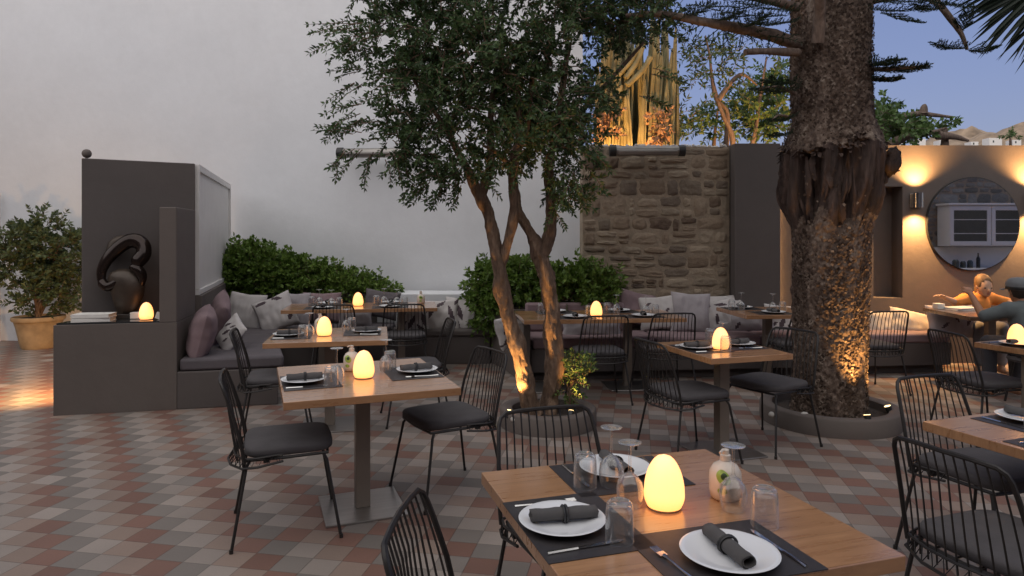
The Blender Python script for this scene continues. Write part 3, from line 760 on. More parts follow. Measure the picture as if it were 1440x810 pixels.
p_bot(G(494.5, 521, .75), R(10), 'cream bottle behind the lamp, table left of small tree', 'bottle', 'cream bottles on the tables')
dC = 'the small table before the big trunk'
setting('C', -.16, .02, 0, 'left', dC); setting('C', .15, .06, 180, 'right', dC, wine=False)
p_egg(G(1013.5, 491, .75), 0, 'lit egg lamp seen through glasses, table before big trunk', 'lamp', 'lit egg lamps')
dD = 'the middle table by the corner bench'
setting('D', -.29, -.03, 0, 'left', dD); setting('D', .26, .06, 180, 'right', dD)
p_egg(G(456, 472, .75), 0, 'lit egg lamp on the middle table by corner bench', 'lamp', 'lit egg lamps')
p_bot(G(450.5, 466, .75), R(30), 'cream bottle behind the lamp of the middle table', 'bottle', 'cream bottles on the tables')
dE = 'the long table below hedge'
setting('E', -.42, -.20, 90, 'near left', dE); setting('E', .32, -.20, 90, 'near right', dE)
setting('E', -.42, .20, -90, 'far left', dE); setting('E', .32, .20, -90, 'far right', dE)
p_egg(G(503.5, 430, .75), 0, 'lit egg lamp on the long table below the hedge', 'lamp', 'lit egg lamps')
p_bot(G(592, 427, .75), R(30), 'cream bottle at the right end of table below the hedge', 'bottle', 'cream bottles on the tables')
dG = 'the long table by stone wall'
setting('G', -.28, -.22, 90, 'near left', dG, wine=False); setting('G', .42, -.20, 90, 'near right', dG)
setting('G', -.40, .22, -90, 'far left', dG); setting('G', .30, .22, -90, 'far right', dG)
p_egg(G(838.5, 445, .75), 0, 'lit egg lamp on the long table behind the small tree', 'lamp', 'lit egg lamps')
dH = 'the table by dark wall panel'
setting('H', -.05, -.21, 90, 'near', dH); setting('H', -.18, .22, -90, 'far', dH)
dJ = 'the right edge foreground table'
setting('J', -.02, .27, -90, 'far', dJ, glass_off=((.20, .10), (.10, -.17))); setting('J', -.28, -.06, 0, 'left', dJ)
dK = 'the lamp lit right edge table'
setting('K', -.13, .08, 0, 'left', dK)
p_egg(G(1430, 485, .75), 0, 'lit egg lamp at the right frame edge', 'lamp', 'lit egg lamps')

# ------------------------------------------------------------------ pillows
def pillow(loc, w, h, th, yaw, lean, m, label, roll=0, leaves=None, seed=0, group='cushions on the benches'):
    """standing cushion: local X = width, local Z = height, thickness along Y"""
    rn = random.Random(seed); n = 30; b = MB(); o = rn.uniform(0, 50)
    for side in (-1, 1):
        vs = []
        for j in range(n+1):
            for i in range(n+1):
                u, v = -1+2*i/n, -1+2*j/n
                e = max(0, (1-abs(u)**2.4))*max(0, (1-abs(v)**2.4))
                pin = 1-.09*(1-abs(v))*abs(u)**3; pin2 = 1-.09*(1-abs(u))*abs(v)**3
                t = th/2*e**.42
                wr = .010*noise.noise(Vector((u*2.2+o, v*2.2, side*3)))+.014*noise.noise(Vector((u*5+o, v*1.6+o, side)))*e
                vs.append((u*w/2*pin+.006*noise.noise(Vector((v*3, o, u))), side*(t+wr*(e > 0)), v*h/2*pin2))
        fs = [(j*(n+1)+i, j*(n+1)+i+1, (j+1)*(n+1)+i+1, (j+1)*(n+1)+i) for j in range(n) for i in range(n)]
        if side > 0: fs = [f[::-1] for f in fs]
        o_ = len(b.v); b.v += vs
        for k, f in enumerate(fs):
            b.f.append(tuple(o_+q for q in f)); j, i = divmod(k, n); mi = 0
            if leaves:
                u, v = -1+2*(i+.5)/n, -1+2*(j+.5)/n
                for (cu, cv, an, L, W) in leaves:
                    du, dv2 = (u-cu)*w/2, (v-cv)*h/2; ca, sa = math.cos(R(an)), math.sin(R(an))
                    a_, b_ = du*ca+dv2*sa, -du*sa+dv2*ca
                    if abs(a_) < L/2 and abs(b_) < W/2*(1-(2*a_/L)**2): mi = 1
            b.m.append(mi)
    ob = b.build('cushion', [m, M['print']] if leaves else m, None, True, ang=80)
    ob.location = loc; ob.rotation_euler = (R(lean), R(roll), R(yaw))
    return tag(ob, label, 'cushion', group)
LV = [(-.55, .35, 60, .17, .05), (.1, .55, 20, .16, .05), (.55, .0, 110, .20, .055), (-.1, -.25, 70, .19, .055), (-.65, -.45, 35, .16, .05), (.45, -.6, 140, .15, .05), (.75, .65, 70, .13, .04)]
# left bench
pillow(A(284, 468, 6.38), .50, .46, .24, -68, -14, M['mauve'], 'plump mauve cushion nearest the pier on the corner bench', 8, seed=1)
pillow(A(307, 447, 7.02), .48, .46, .20, -65, -16, M['mauve'], 'mauve cushion leaning second from the pier, by low wall', 20, seed=2)
pillow(A(325, 470, 6.72), .34, .34, .12, -50, -30, M['pale'], 'small crumpled pale printed cushion on corner bench', 24, [(0, 0, 60, .12, .03), (-.4, .3, 60, .1, .03), (.4, -.3, 60, .1, .03), (.1, .5, 50, .08, .03)], 3)
pillow(A(345, 438, 8.30), .50, .46, .18, -12, -16, M['pale'], 'pale grey cushion in the corner of the bench', 5, seed=4)
pillow(A(388, 441, 8.15), .46, .44, .17, 14, -18, M['pale'], 'pale cushion with two dark leaves at its top', -22, [(-.5, .75, 5, .16, .05), (.3, .75, -25, .15, .05), (.7, -.4, 60, .15, .06)], 5)
pillow(A(416, 435, 8.52), .36, .42, .13, 4, -12, M['lilac'], 'upright pale lilac cushion half behind the oak table end', 0, seed=6)
pillow(A(452, 432, 8.60), .50, .38, .15, 0, -12, M['mauve'], 'dusky mauve cushion behind the long table left half', 0, seed=7)
pillow(A(500, 447, 8.35), .42, .36, .14, 6, -16, M['lilac'], 'lilac grey cushion seen under the long table', 0, seed=8)
pillow(A(536, 428, 8.62), .46, .36, .16, -4, -14, M['seat'], 'dark grey cushion behind the long table right half', 8, seed=9)
pillow(A(582, 449, 8.36), .44, .40, .15, 6, -15, M['pale'], 'leaf print cushion leftmost of the three by white ledge', 4, LV, 10)
pillow(A(618, 446, 8.42), .50, .44, .17, 2, -14, M['pale'], 'leaf print cushion in the middle by white ledge', -3, [(-.45, .2, 55, .22, .06), (.1, .7, 35, .16, .05), (.62, .1, 105, .24, .065), (.9, .8, 60, .1, .04)], 11)
pillow(A(648, 444, 8.48), .42, .46, .15, -8, -12, M['pale'], 'leaf print cushion rightmost by white ledge under the plants', 3, [(-.5, .7, 40, .2, .055), (.0, .15, 110, .2, .06), (-.1, -.5, 115, .2, .06), (.7, -.3, 50, .16, .05), (.7, .5, 80, .14, .05)], 12)
# right bench
pillow(A(712, 467, 7.50), .36, .36, .13, 62, -14, M['pale'], 'printed cushion at the left end of the long bench', -6, LV, 13)
pillow(A(832, 461, 7.62), .70, .30, .17, 4, -14, M['lilac'], 'wide lilac cushion behind left wire chair on long bench', 0, seed=14)
pillow(A(893, 433, 7.98), .46, .40, .15, 6, -14, M['mauve'], 'mauve cushion leftmost in row below the stone wall', 14, seed=15)
pillow(A(926, 440, 7.90), .46, .40, .14, -3, -14, M['pale'], 'pale printed cushion with loose corners below the stone wall', -5, [(-.3, -.2, 50, .14, .04), (.1, -.3, 120, .14, .04), (.4, .0, 70, .12, .04), (-.5, .5, 30, .1, .03)], 16)
pillow(A(971, 440, 7.86), .46, .48, .18, -4, -14, M['lilac'], 'large lilac grey cushion standing on the long bench', 3, seed=17)
pillow(A(1007, 447, 7.92), .46, .40, .16, 10, -16, M['pale'], 'cushion with big dark leaf right of large lilac one', -8, [(-.6, .6, 25, .2, .06), (.3, .7, -10, .16, .05), (-.1, -.1, 80, .14, .05)], 18)
pillow(A(1052, 452, 7.95), .64, .30, .18, 3, -18, M['lilac'], 'long lilac bolster cushion under the panel table', 0, [(.6, .3, 30, .1, .04), (-.5, -.4, 60, .1, .04)], 19)
pillow(A(1020, 432, 8.08), .56, .30, .12, 0, -20, M['pale'], 'pale cushion lying against the wall behind panel table', -4, seed=20)
pillow(A(1100, 450, 7.98), .42, .36, .15, -6, -14, M['pale'], 'leaf print cushion beside the big trunk, left side', 4, LV, 21)
pillow(A(1241, 458, 8.02), .46, .36, .16, 3, -16, M['cream'], 'cream cushion behind the wire chair right of trunk', 0, seed=22)
pillow(A(1285, 457, 7.98), .56, .34, .20, -4, -30, M['cream'], 'slumped cream cushion alone on the bench under wall lamp', 14, seed=23)
pillow(A(1338, 452, 7.70), .56, .38, .20, 2, -16, M['lilac'], 'large printed cushion under the dark wood table', 0, [(-.5, -.3, 40, .12, .04), (0, .2, 100, .12, .04), (.5, -.1, 60, .12, .04)], 24)

# ------------------------------------------------------------------ counter things
def zc(px, py): return G(px, py, .80)
p = zc(175, 444)
t = thing('bronze_sculpture', (-3.60, 6.27, .80), R(10), 'dark bronze abstract figure with curled head on the counter', 'sculpture')
b = MB(); b.box((.02, -.01, .018), (.24, .16, .036)); b.build('plinth', M['darkbox'], t, False, .004)
b = MB(); b.lathe([(0, .036), (.075, .036), (.10, .08), (.125, .16), (.145, .25), (.14, .32), (.11, .36), (.04, .385), (0, .385)], 28)
for i, v in enumerate(b.v):
    x, y, z = v; b.v[i] = (x*.80*(1+.25*math.sin(z*7))+.03*math.sin(z*9), y*.66, z)
b.build('torso', M['bronze2'], t, ang=70)
b = MB()
pts = [(-.165, -.02, .27), (-.175, -.01, .36), (-.14, .0, .45), (-.07, .02, .535), (.02, .03, .60), (.09, .03, .605), (.145, .02, .565), (.155, .0, .50), (.12, -.02, .45)]
def smooth_path(P, k=6):
    P = [Vector(p) for p in P]; out = []
    for i in range(len(P)-1):
        p0, p1, p2, p3 = P[max(i-1, 0)], P[i], P[i+1], P[min(i+2, len(P)-1)]
        for j in range(k):
            s = j/k; out.append(.5*((2*p1)+(-p0+p2)*s+(2*p0-5*p1+4*p2-p3)*s*s+(-p0+3*p1-3*p2+p3)*s**3))
    out.append(P[-1]); return out
sp_ = smooth_path(pts); nn = len(sp_)
b.tube(sp_, [.030+.020*math.sin(math.pi*i/(nn-1))+.030*(i/nn)**2 for i in range(nn)], 16); b.ball(sp_[0], .034, 12, 8); b.ball(sp_[-1], .058, 14, 10)
sp2 = smooth_path([(-.165, -.02, .28), (-.11, -.05, .25), (-.03, -.055, .29), (.03, -.04, .345)]); nn = len(sp2); b.tube(sp2, [.040-.012*i/nn for i in range(nn)], 14)
b.build('curled_arm', M['bronze'], t, ang=80)
b = MB(); sp3 = smooth_path([(.06, -.03, .40), (.115, -.04, .385), (.15, -.03, .33), (.135, -.01, .255)]); nn = len(sp3)
b.tube(sp3, [.022+.022*math.sin(math.pi*i/nn) for i in range(nn)], 14); b.ball(sp3[-1], .022, 10, 8); b.build('shoulder_loop', M['bronze'], t, ang=80)
b = MB(); sp4 = smooth_path([(-.13, .08, .50), (-.11, .09, .58), (-.04, .09, .615), (.04, .07, .60)]); nn = len(sp4)
b.tube(sp4, [.05-.02*i/nn for i in range(nn)], 14); b.ball(sp4[0], .05, 12, 8); b.build('rear_curl', M['bronze2'], t, ang=80)

t.scale = (1.08, 1.0, 1.18)
p_egg((-3.335, 6.16, .80), 0, 'lit egg lamp on the counter beside the bronze sculpture', 'lamp', 'lit egg lamps')
for i, (z, a, lab) in enumerate(((.802, 14, 'lower of two white books stacked on the counter'), (.838, 9, 'upper of two white books stacked on the counter'))):
    t = thing('book', (-3.73, 6.03, z), R(a), lab, 'book', 'white books on the counter')
    b = MB(); b.box((0, 0, .016), (.30, .17, .026)); b.build('pages', M['pages'], t, False)
    b = MB(); b.box((0, 0, .0015), (.31, .18, .003)); b.box((0, 0, .0305), (.31, .18, .003)); b.box((0, -.0885, .016), (.31, .003, .026)); b.build('cover', M['book'], t, False, .001)
b = MB(); b.box((0, 0, .03), (.12, .07, .058)); o = b.build('small_box', M['book'], None, False, .004); o.location = (-3.44, 6.22, .801); o.rotation_euler = (0, 0, R(8)); tag(o, 'small cream box between sculpture and lamp', 'box')
b = MB(); b.box((0, 0, .03), (.05, .02, .06), M=Matrix.Rotation(R(20), 3, 'Y')); o = b.build('card_holder', M['book'], None, False, .002); o.location = (-3.215, 6.15, .805); tag(o, 'tiny tilted cream card right of the counter lamp', 'card')
# step light on the hidden left side of the counter
t = thing('step_light', (-4.07, 6.36, .62), 0, 'small warm step light on the outer side of counter', 'light')
b = MB(); b.box((-.008, 0, 0), (.016, .12, .06)); b.build('housing', M['steel'], t, False, .003)
b = MB(); b.box((-.018, 0, 0), (.004, .09, .035)); b.build('lens', emis('step_glow', WARM, 6), t, False)
spot('step_beam', (-4.12, 6.36, .62), (-5.1, 7.2, 0), 230, 150, 1, t, rad=.05)

# ------------------------------------------------------------------ foliage helpers
def spray(b, p, d, n, L, lw, spread=1.0, droop=.15, tw=None, bark=None):
    """a twig with leaves along it"""
    d = d.normalized(); q = p.copy(); pts = [p.copy()]; st = L/n
    for i in range(n):
        d = (d+Vector((random.uniform(-.12, .12), random.uniform(-.12, .12), random.uniform(-.1, .08)-droop*.25))).normalized()
        q = q+d*st; pts.append(q.copy())
        side = d.cross(Vector((0, 0, 1)))
        if side.length < .1: side = Vector((1, 0, 0))
        side.normalize(); side = (Matrix.Rotation(random.uniform(0, 6.28), 3, d)@side)
        for s in (-1, 1):
            ld = (d*.7+side*s*spread+Vector((0, 0, random.uniform(-.25, .25)))).normalized()
            b.leaf(q, ld, lw[0]*random.uniform(.7, 1.2), lw[1]*random.uniform(.75, 1.2))
    b.leaf(q, d, lw[0], lw[1])
    if bark: bark.tube([pts[0], pts[len(pts)//2], pts[-1]], [.004, .003, .0015], 4, cap=False)

def bush(name, blobs, n, L, lw, m, label, cat, base=None, stems=0, seed=1, group=None, root_loc=None, droop=.1, barkm=None, stray=0):
    random.seed(seed); c0 = root_loc or blobs[0][0]
    t = thing(name, c0, 0, label, cat, group); c0 = Vector(c0)
    b = MB(); br = MB(); tot = sum(x[1][0]*x[1][1]*x[1][2] for x in blobs)**1; cs = []
    ws = [x[1][0]*x[1][2] for x in blobs]
    for k in range(n):
        (c, r) = random.choices(blobs, ws)[0]
        while True:
            u = Vector([random.uniform(-1, 1) for _ in range(3)])
            if .05 < u.length < 1: break
        f = u.length**.35/u.length; u = u*f if u.length > .3 else u
        p = Vector(c)+Vector((u.x*r[0], u.y*r[1], u.z*r[2]))-c0
        d = Vector((u.x, u.y, u.z+.45)).normalized()
        spray(b, p, d+Vector([random.uniform(-.5, .5) for _ in range(3)]), L[1], L[0]*random.uniform(.6, 1.2), lw, droop=droop, bark=br)
    for k in range(stray):                 # loose shoots standing out of the mass
        (c, r) = random.choices(blobs, ws)[0]; a = random.uniform(0, 6.28); p = Vector(c)+Vector((random.uniform(-.8, .8)*r[0], random.uniform(-.8, .3)*r[1], r[2]*random.uniform(.6, .95)))-c0
        spray(b, p, Vector((random.uniform(-.6, .6), random.uniform(-.4, .2), 1)), 6, L[0]*random.uniform(1.0, 1.7), lw, droop=droop, bark=br)
    b.build('foliage', m, t, False)
    for k in range(stems):
        (c, r) = blobs[k % len(blobs)]; bp = Vector(base or c0)-c0+Vector((random.uniform(-.05, .05), random.uniform(-.05, .05), 0))
        e = Vector(c)-c0+Vector((random.uniform(-.3, .3)*r[0], 0, random.uniform(-.2, .5)*r[2]))
        mid = bp.lerp(e, .5)+Vector((random.uniform(-.06, .06), random.uniform(-.06, .06), 0))
        br.tube([bp, mid, e], [.018, .012, .004], 6)
    br.build('stems', barkm or M['barko'], t)
    return t

# potted shrub
pc = Vector((-6.62, 9.45, 0))
t = thing('terracotta_pot', pc, 0, 'ochre terracotta pot with rolled rim at the left', 'pot')
b = MB(); b.lathe([(0, 0), (.20, 0), (.215, .03), (.235, .12), (.27, .30), (.295, .38), (.315, .385), (.325, .41), (.32, .44), (.30, .445), (.28, .42), (.27, .40), (0, .40)], 40); b.build('pot_body', M['terra'], t, ang=50)
b = MB(); b.lathe([(.275, .41), (.0, .415)], 30); b.build('soil', M['soil'], t)
bl = [(A(75, 350, 9.4), (.36, .34, .35)), (A(45, 345, 9.4), (.34, .32, .30)), (A(95, 362, 9.4), (.26, .26, .30)), (A(58, 318, 9.4), (.25, .25, .20)), (A(62, 405, 9.4), (.34, .3, .34)), (A(40, 370, 9.4), (.30, .28, .26)), (A(25, 332, 9.4), (.20, .2, .16)), (A(88, 395, 9.4), (.2, .2, .25))]
bl = [(Vector(c)+Vector((0, 0, -.06)), tuple(q*.84 for q in r_)) for c, r_ in bl]
bush('potted_shrub', bl, 430, (.20, 7), (.070, .040), M['leafp'], 'small leaved bushy shrub growing in the terracotta pot', 'shrub', (pc.x, pc.y, .41), 9, 5, root_loc=(pc.x, pc.y, .41))

# hedge behind the left bench
out = [(308, 366), (330, 362), (355, 352), (380, 360), (405, 370), (430, 376), (455, 384), (480, 390), (505, 396), (524, 404)]
bl = []
for px, py in out:
    top = A(px, py, 9.12); mid = (top.z-.03+.78)/2; bl.append(((top.x, 9.12, mid), (.28, .26, (top.z-.78)/2+.02)))
bush('leafy_hedge', bl, 1700, (.16, 6), (.062, .042), M['leafh'], 'dense green leafy hedge sloping down behind left bench cushions', 'hedge', seed=9, stems=12, stray=45, base=(-2.9, 9.15, .8), root_loc=(-2.9, 9.15, .8))
bl = [(A(682, 405, 8.5), (.16, .2, .20)), (A(694, 425, 8.35), (.18, .2, .30)), (A(686, 440, 8.25), (.11, .12, .18)), (A(735, 398, 8.35), (.30, .25, .20)), (A(740, 420, 8.2), (.33, .2, .20)), (A(790, 408, 8.1), (.32, .15, .20)), (A(828, 406, 8.03), (.24, .10, .17)), (A(704, 396, 8.5), (.20, .2, .16)), (A(800, 420, 8.05), (.35, .12, .2)), (A(848, 412, 8.02), (.12, .10, .12))]
bush('planter_shrubs', bl, 900, (.18, 6), (.070, .044), M['leafh'], 'green leafy plants spilling from the planter beside stone wall', 'plant', seed=10, stems=10, stray=30, base=(.3, 8.15, .72), root_loc=(.3, 8.15, .72))
bl = [(A(806, 528, 5.75), (.10, .10, .09)), (A(820, 520, 5.75), (.09, .08, .05)), (A(800, 545, 5.7), (.07, .07, .07))]
bush('small_fern', bl, 60, (.12, 6), (.040, .018), M['leafg'], 'small bright shrub lit warmly at the round planter', 'plant', seed=12, stems=5, base=(.50, 5.72, .13), root_loc=(.50, 5.72, .13))

# ------------------------------------------------------------------ round planters, uplights, pebbles
def ring(loc, r, label):
    t = thing('round_planter', loc, 0, label, 'planter', 'round tree planters')
    b = MB(); b.lathe([(r-.10, .04), (r-.10, .135), (r-.085, .145), (r-.015, .145), (r, .132), (r, 0)], 72); b.build('rim', M['grey'], t, ang=50)
    b = MB(); b.lathe([(r-.098, .075), (0, .085)], 40); b.build('soil', M['soil'], t); return t
RC, RP = Vector((.30, 5.62, 0)), Vector((2.68, 5.72, 0))
ring(RC, .40, 'round taupe planter ring at foot of the small tree')
ring(RP, .55, 'round taupe planter ring at foot of the big trunk')
def uplight(loc, target, power, size, label, blend=.6):
    t = thing('ground_spotlight', loc, 0, label, 'spotlight', 'warm ground spotlights')
    d = (Vector(target)-Vector(loc)).normalized()
    b = MB(); b.tube([(0, 0, -.03), (0, 0, .02)], .008, 6); b.tube([Vector((0, 0, .03))-d*.03, Vector((0, 0, .03))+d*.03], [.022, .028], 12); b.build('body', M['hblack'], t)
    b = MB(); b.tube([Vector((0, 0, .03))+d*.031, Vector((0, 0, .03))+d*.034], .024, 12); b.build('lens', emis('spot_lens', (1, .7, .3), 5), t)
    spot('spot_beam', Vector(loc)+Vector((0, 0, .03))+d*.045, target, power, size, blend, t, (1, .52, .16)); return t
uplight((-.02, 5.42, .10), (.17, 5.58, 1.0), 95, 62, 'warm ground spotlight at the foot of the small tree')
uplight((2.76, 5.24, .11), (2.74, 5.46, .75), 100, 48, 'warm ground spotlight in front of the big trunk', 1)
uplight((3.08, 5.52, .11), (2.93, 5.62, .6), 34, 60, 'warm ground spotlight at the right side of big trunk')
rp = random.Random(4)
for i, (x, y, r, lab) in enumerate(((2.34, 5.40, .052, 'large white stone at the left foot of the big trunk'), (2.84, 5.25, .026, 'small white stone in front of the big trunk'), (2.12, 5.52, .03, 'small pale stone at far left in big trunk planter'), (3.08, 5.42, .03, 'pale stone lit by the right spotlight of the trunk'),
        (.02, 5.36, .035, 'pale stone left of the small tree spotlight'), (.09, 5.33, .03, 'white stone in front of the small tree spotlight'), (.15, 5.35, .04, 'angular pale stone at the small tree foot'), (.42, 5.36, .026, 'pale stone right of the small tree stems'), (.53, 5.46, .022, 'small white stone at right in small tree planter'))):
    b = MB(); b.ball((0, 0, 0), r, 10, 7, (1, .8, .75), Matrix.Rotation(rp.uniform(0, 3), 3, 'Z'))
    for k, v in enumerate(b.v): nv = Vector(v); b.v[k] = tuple(nv*(1+.18*noise.noise(nv*30+Vector((i*5, 0, 0)))))
    o = b.build('stone', M['stone_l'], None, True, ang=70); o.location = (x, y, .085+r*.6); tag(o, lab, 'stone', 'pale stones in the round planters')

uplight((.47, 5.40, .10), (.56, 5.74, .55), 30, 60, 'warm ground spotlight under the small lit shrub', 1)
# ------------------------------------------------------------------ the small tree (three stems, dense crown)
random.seed(21)
t = thing('olive_tree', (RC.x, RC.y, .08), 0, 'small multi stemmed tree with dense dark leafy crown', 'tree')
o0 = Vector((RC.x, RC.y, .08))
def W(pts, Y0=5.6): return [A(px, py, Y)-o0 for px, py, Y in pts]
def rough_tube(b, pts, rs, seg=14, amp=.12, k=5, sd=0):
    P = smooth_path(pts, k); n = len(P); m = len(pts)
    rr = []
    for i in range(n):
        f = i/(n-1)*(m-1); a = min(int(f), m-2); rr.append(rs[a]+(rs[a+1]-rs[a])*(f-a))
    st = len(b.v); b.tube(P, rr, seg)
    for i in range(st, len(b.v)):
        v = Vector(b.v[i]); j = (i-st)//seg
        if j >= n: continue
        c_ = P[j]; d = v-c_
        q = noise.noise(Vector((v.x*9+sd, v.y*9, v.z*4)))+.6*noise.noise(Vector((v.x*22, v.y*22+sd, v.z*9)))+.35*noise.noise(Vector((v.x*55, v.y*55+sd, v.z*26)))
        b.v[i] = tuple(c_+d*(1+amp*q*1.8))
    return P
b = MB()
rough_tube(b, W([(748, 583, 5.58), (745, 560, 5.57), (735, 520, 5.56), (722, 470, 5.55), (708, 410, 5.55), (697, 350, 5.55), (684, 295, 5.55), (668, 262, 5.55)]), [.085, .068, .066, .060, .062, .056, .052, .048], 30, .24, 14, 1)
rough_tube(b, W([(702, 385, 5.55), (712, 345, 5.52), (722, 300, 5.50), (722, 240, 5.5), (730, 180, 5.5), (728, 110, 5.5)]), [.042, .038, .036, .034, .028, .02], 22, .2, 12, 2)
rough_tube(b, W([(770, 585, 5.68), (774, 560, 5.68), (779, 500, 5.67), (776, 440, 5.66), (768, 390, 5.65), (757, 355, 5.64), (742, 322, 5.63), (726, 285, 5.62), (722, 230, 5.6), (742, 170, 5.6), (750, 90, 5.55)]), [.095, .078, .074, .070, .066, .060, .044, .040, .036, .03, .02], 30, .24, 14, 3)
rough_tube(b, W([(760, 362, 5.64), (770, 335, 5.66), (776, 300, 5.68), (772, 250, 5.7), (778, 200, 5.72), (790, 130, 5.72), (800, 60, 5.7)]), [.055, .052, .046, .040, .036, .028, .02], 24, .2, 12, 4)
rough_tube(b, W([(668, 262, 5.55), (650, 225, 5.5), (620, 170, 5.45), (580, 110, 5.4)]), [.046, .030, .022, .012], 10, .12, 5, 5)
rough_tube(b, W([(676, 275, 5.55), (690, 230, 5.6), (690, 160, 5.65), (700, 80, 5.7)]), [.044, .034, .026, .016], 10, .12, 5, 6)
rough_tube(b, W([(722, 240, 5.6), (700, 215, 5.4), (680, 205, 5.3)]), [.03, .02, .012], 8, .1, 5, 7)
rough_tube(b, W([(778, 210, 5.72), (815, 160, 5.8), (860, 110, 5.9), (905, 60, 6.0)]), [.034, .026, .02, .012], 10, .1, 5, 8)
b.build('trunk', M['barko'], t, True, ang=80)
blobs = [((560, 75, 5.5), (88, 58)), ((640, 55, 5.6), (105, 80)), ((600, 150, 5.4), (92, 52)), ((535, 195, 5.4), (50, 30)), ((700, 115, 5.6), (100, 82)), ((655, 210, 5.35), (52, 40)), ((715, 200, 5.35), (46, 34)), ((765, 190, 5.4), (40, 34)), ((780, 85, 5.7), (95, 82)),
         ((865, 20, 5.8), (74, 46)), ((808, 160, 5.8), (50, 50)), ((700, -60, 5.6), (190, 90)), ((880, 0, 5.9), (82, 46)), ((785, 218, 5.7), (40, 34)), ((745, 175, 5.7), (60, 52)), ((590, 215, 5.4), (44, 22)),
         ((612, 262, 5.3), (22, 14)), ((703, 246, 5.45), (24, 22)), ((757, 262, 5.5), (14, 20)), ((800, 258, 5.6), (18, 26)), ((650, 258, 5.3), (22, 12)), ((560, -40, 5.5), (90, 60))]
L3 = []
for (px, py, Y), (rx, ry) in blobs:
    c_ = A(px, py, Y)-o0; L3.append((c_, Vector((rx/F*Y, .62*min(1, rx/70), ry/F*Y))))
lf = MB(); br = MB(); ws = [r.x*r.z for _, r in L3]
trunkpts = [Vector(p) for p in W([(668, 262, 5.55), (620, 170, 5.45), (580, 110, 5.4), (690, 160, 5.65), (728, 110, 5.5), (722, 240, 5.6), (750, 90, 5.55), (790, 130, 5.72), (772, 250, 5.7), (860, 110, 5.9), (800, 60, 5.7), (700, 80, 5.7)])]
clumps = []
for k in range(270):
    c_, r = random.choices(L3, ws)[0]; u = Vector([random.gauss(0, .5) for _ in range(3)])
    if u.length > 1: u.normalize()
    clumps.append(c_+Vector((u.x*r.x, u.y*r.y, u.z*r.z)))
nodes = list(trunkpts); clumps.sort(key=lambda c: min((c-q).length for q in trunkpts))
for cp in clumps:
    n_ = min(nodes, key=lambda q: (q-cp).length); mid = n_.lerp(cp, .5)+Vector((random.uniform(-.06, .06), random.uniform(-.06, .06), random.uniform(-.02, .06)))
    nodes.append(cp); br.tube([n_, mid, cp], [.0065, .005, .003], 5, cap=False)
    for k in range(8):
        d = (cp-n_).normalized()*.6+Vector([random.uniform(-1, 1), random.uniform(-1, 1), random.uniform(-.8, .8)])
        spray(lf, cp+Vector([random.gauss(0, .075) for _ in range(3)]), d, 11, random.uniform(.14, .27), (.049, .023), .85, .12, bark=br)
# outer sprays that feather the outline against the white wall
for (px, py, dx, dy, L) in ((520, 40, -1, .05, .42), (505, 28, -1, -.05, .40), (520, 60, -1, .35, .3), (500, 120, -.9, .3, .3), (505, 100, -1, -.1, .25), (500, 150, -1, .1, .35), (510, 165, -1, .35, .30), (500, 185, -1, -.1, .32), (500, 205, -.8, .5, .32), (480, 215, -.5, .9, .22), (520, 215, -.3, .8, .26),
        (545, 220, .3, .8, .22), (560, 225, .2, .9, .18), (625, 262, -.7, .7, .22), (640, 255, -.4, .8, .24), (600, 255, -.8, .4, .2), (505, 70, -.7, -.5, .22), (830, 215, .6, .6, .2), (800, 245, .3, 1, .2), (810, 262, .2, 1, .16), (795, 265, -.2, 1, .18),
        (900, 130, .7, .5, .25), (915, 100, .9, .2, .25), (640, 235, 0, 1, .2), (470, 170, -.6, .6, .2), (540, 25, -.4, -.7, .2), (525, 170, -1, 0, .35), (560, 130, -1, .1, .4), (560, 100, -1, 0, .4)):
    for k in range(3):
        p = A(px+random.uniform(-6, 10), py+random.uniform(-6, 6), 5.4+random.uniform(-.2, .2))-o0
        spray(lf, p, Vector((dx+random.uniform(-.2, .2), random.uniform(-.3, .3), -dy+random.uniform(-.2, .2))), 9, L*random.uniform(.7, 1.1), (.046, .020), .85, .12, bark=br)
lf.build('crown', M['leaf'], t, False); br.build('branches', M['barko'], t)

# ------------------------------------------------------------------ the big araucaria
random.seed(33)
t = thing('pine_tree', (RP.x, RP.y, .07), 0, 'massive rough barked pine trunk with torn bark collar', 'tree')
o1 = Vector((RP.x, RP.y, .07))
def tr_c(z): return Vector((.010*math.sin(z*1.2)+.008*z, .0, z))
def tr_r(z):
    r = .270+.016*min(z, 2.6)+.030*math.exp(-z*7)-.004*max(0, z-2.6)
    r += .080*math.exp(-((z-2.02)/.38)**4)
    return r
def tr_edge(a): return 2.20+.09*noise.noise(Vector((math.cos(a)*1.6, math.sin(a)*1.6, 3)))+.07*noise.noise(Vector((math.cos(a)*6, math.sin(a)*6, 3)))
def tr_foot(a): return 1.50+.16*noise.noise(Vector((math.cos(a)*2.5, math.sin(a)*2.5, 9)))
b = MB(); NZ, NA = 420, 220; z1 = 7.5; zs = [3.9*(i/420) for i in range(421)]+[3.9+(z1-3.9)*(i+1)/60 for i in range(60)]
vs = []
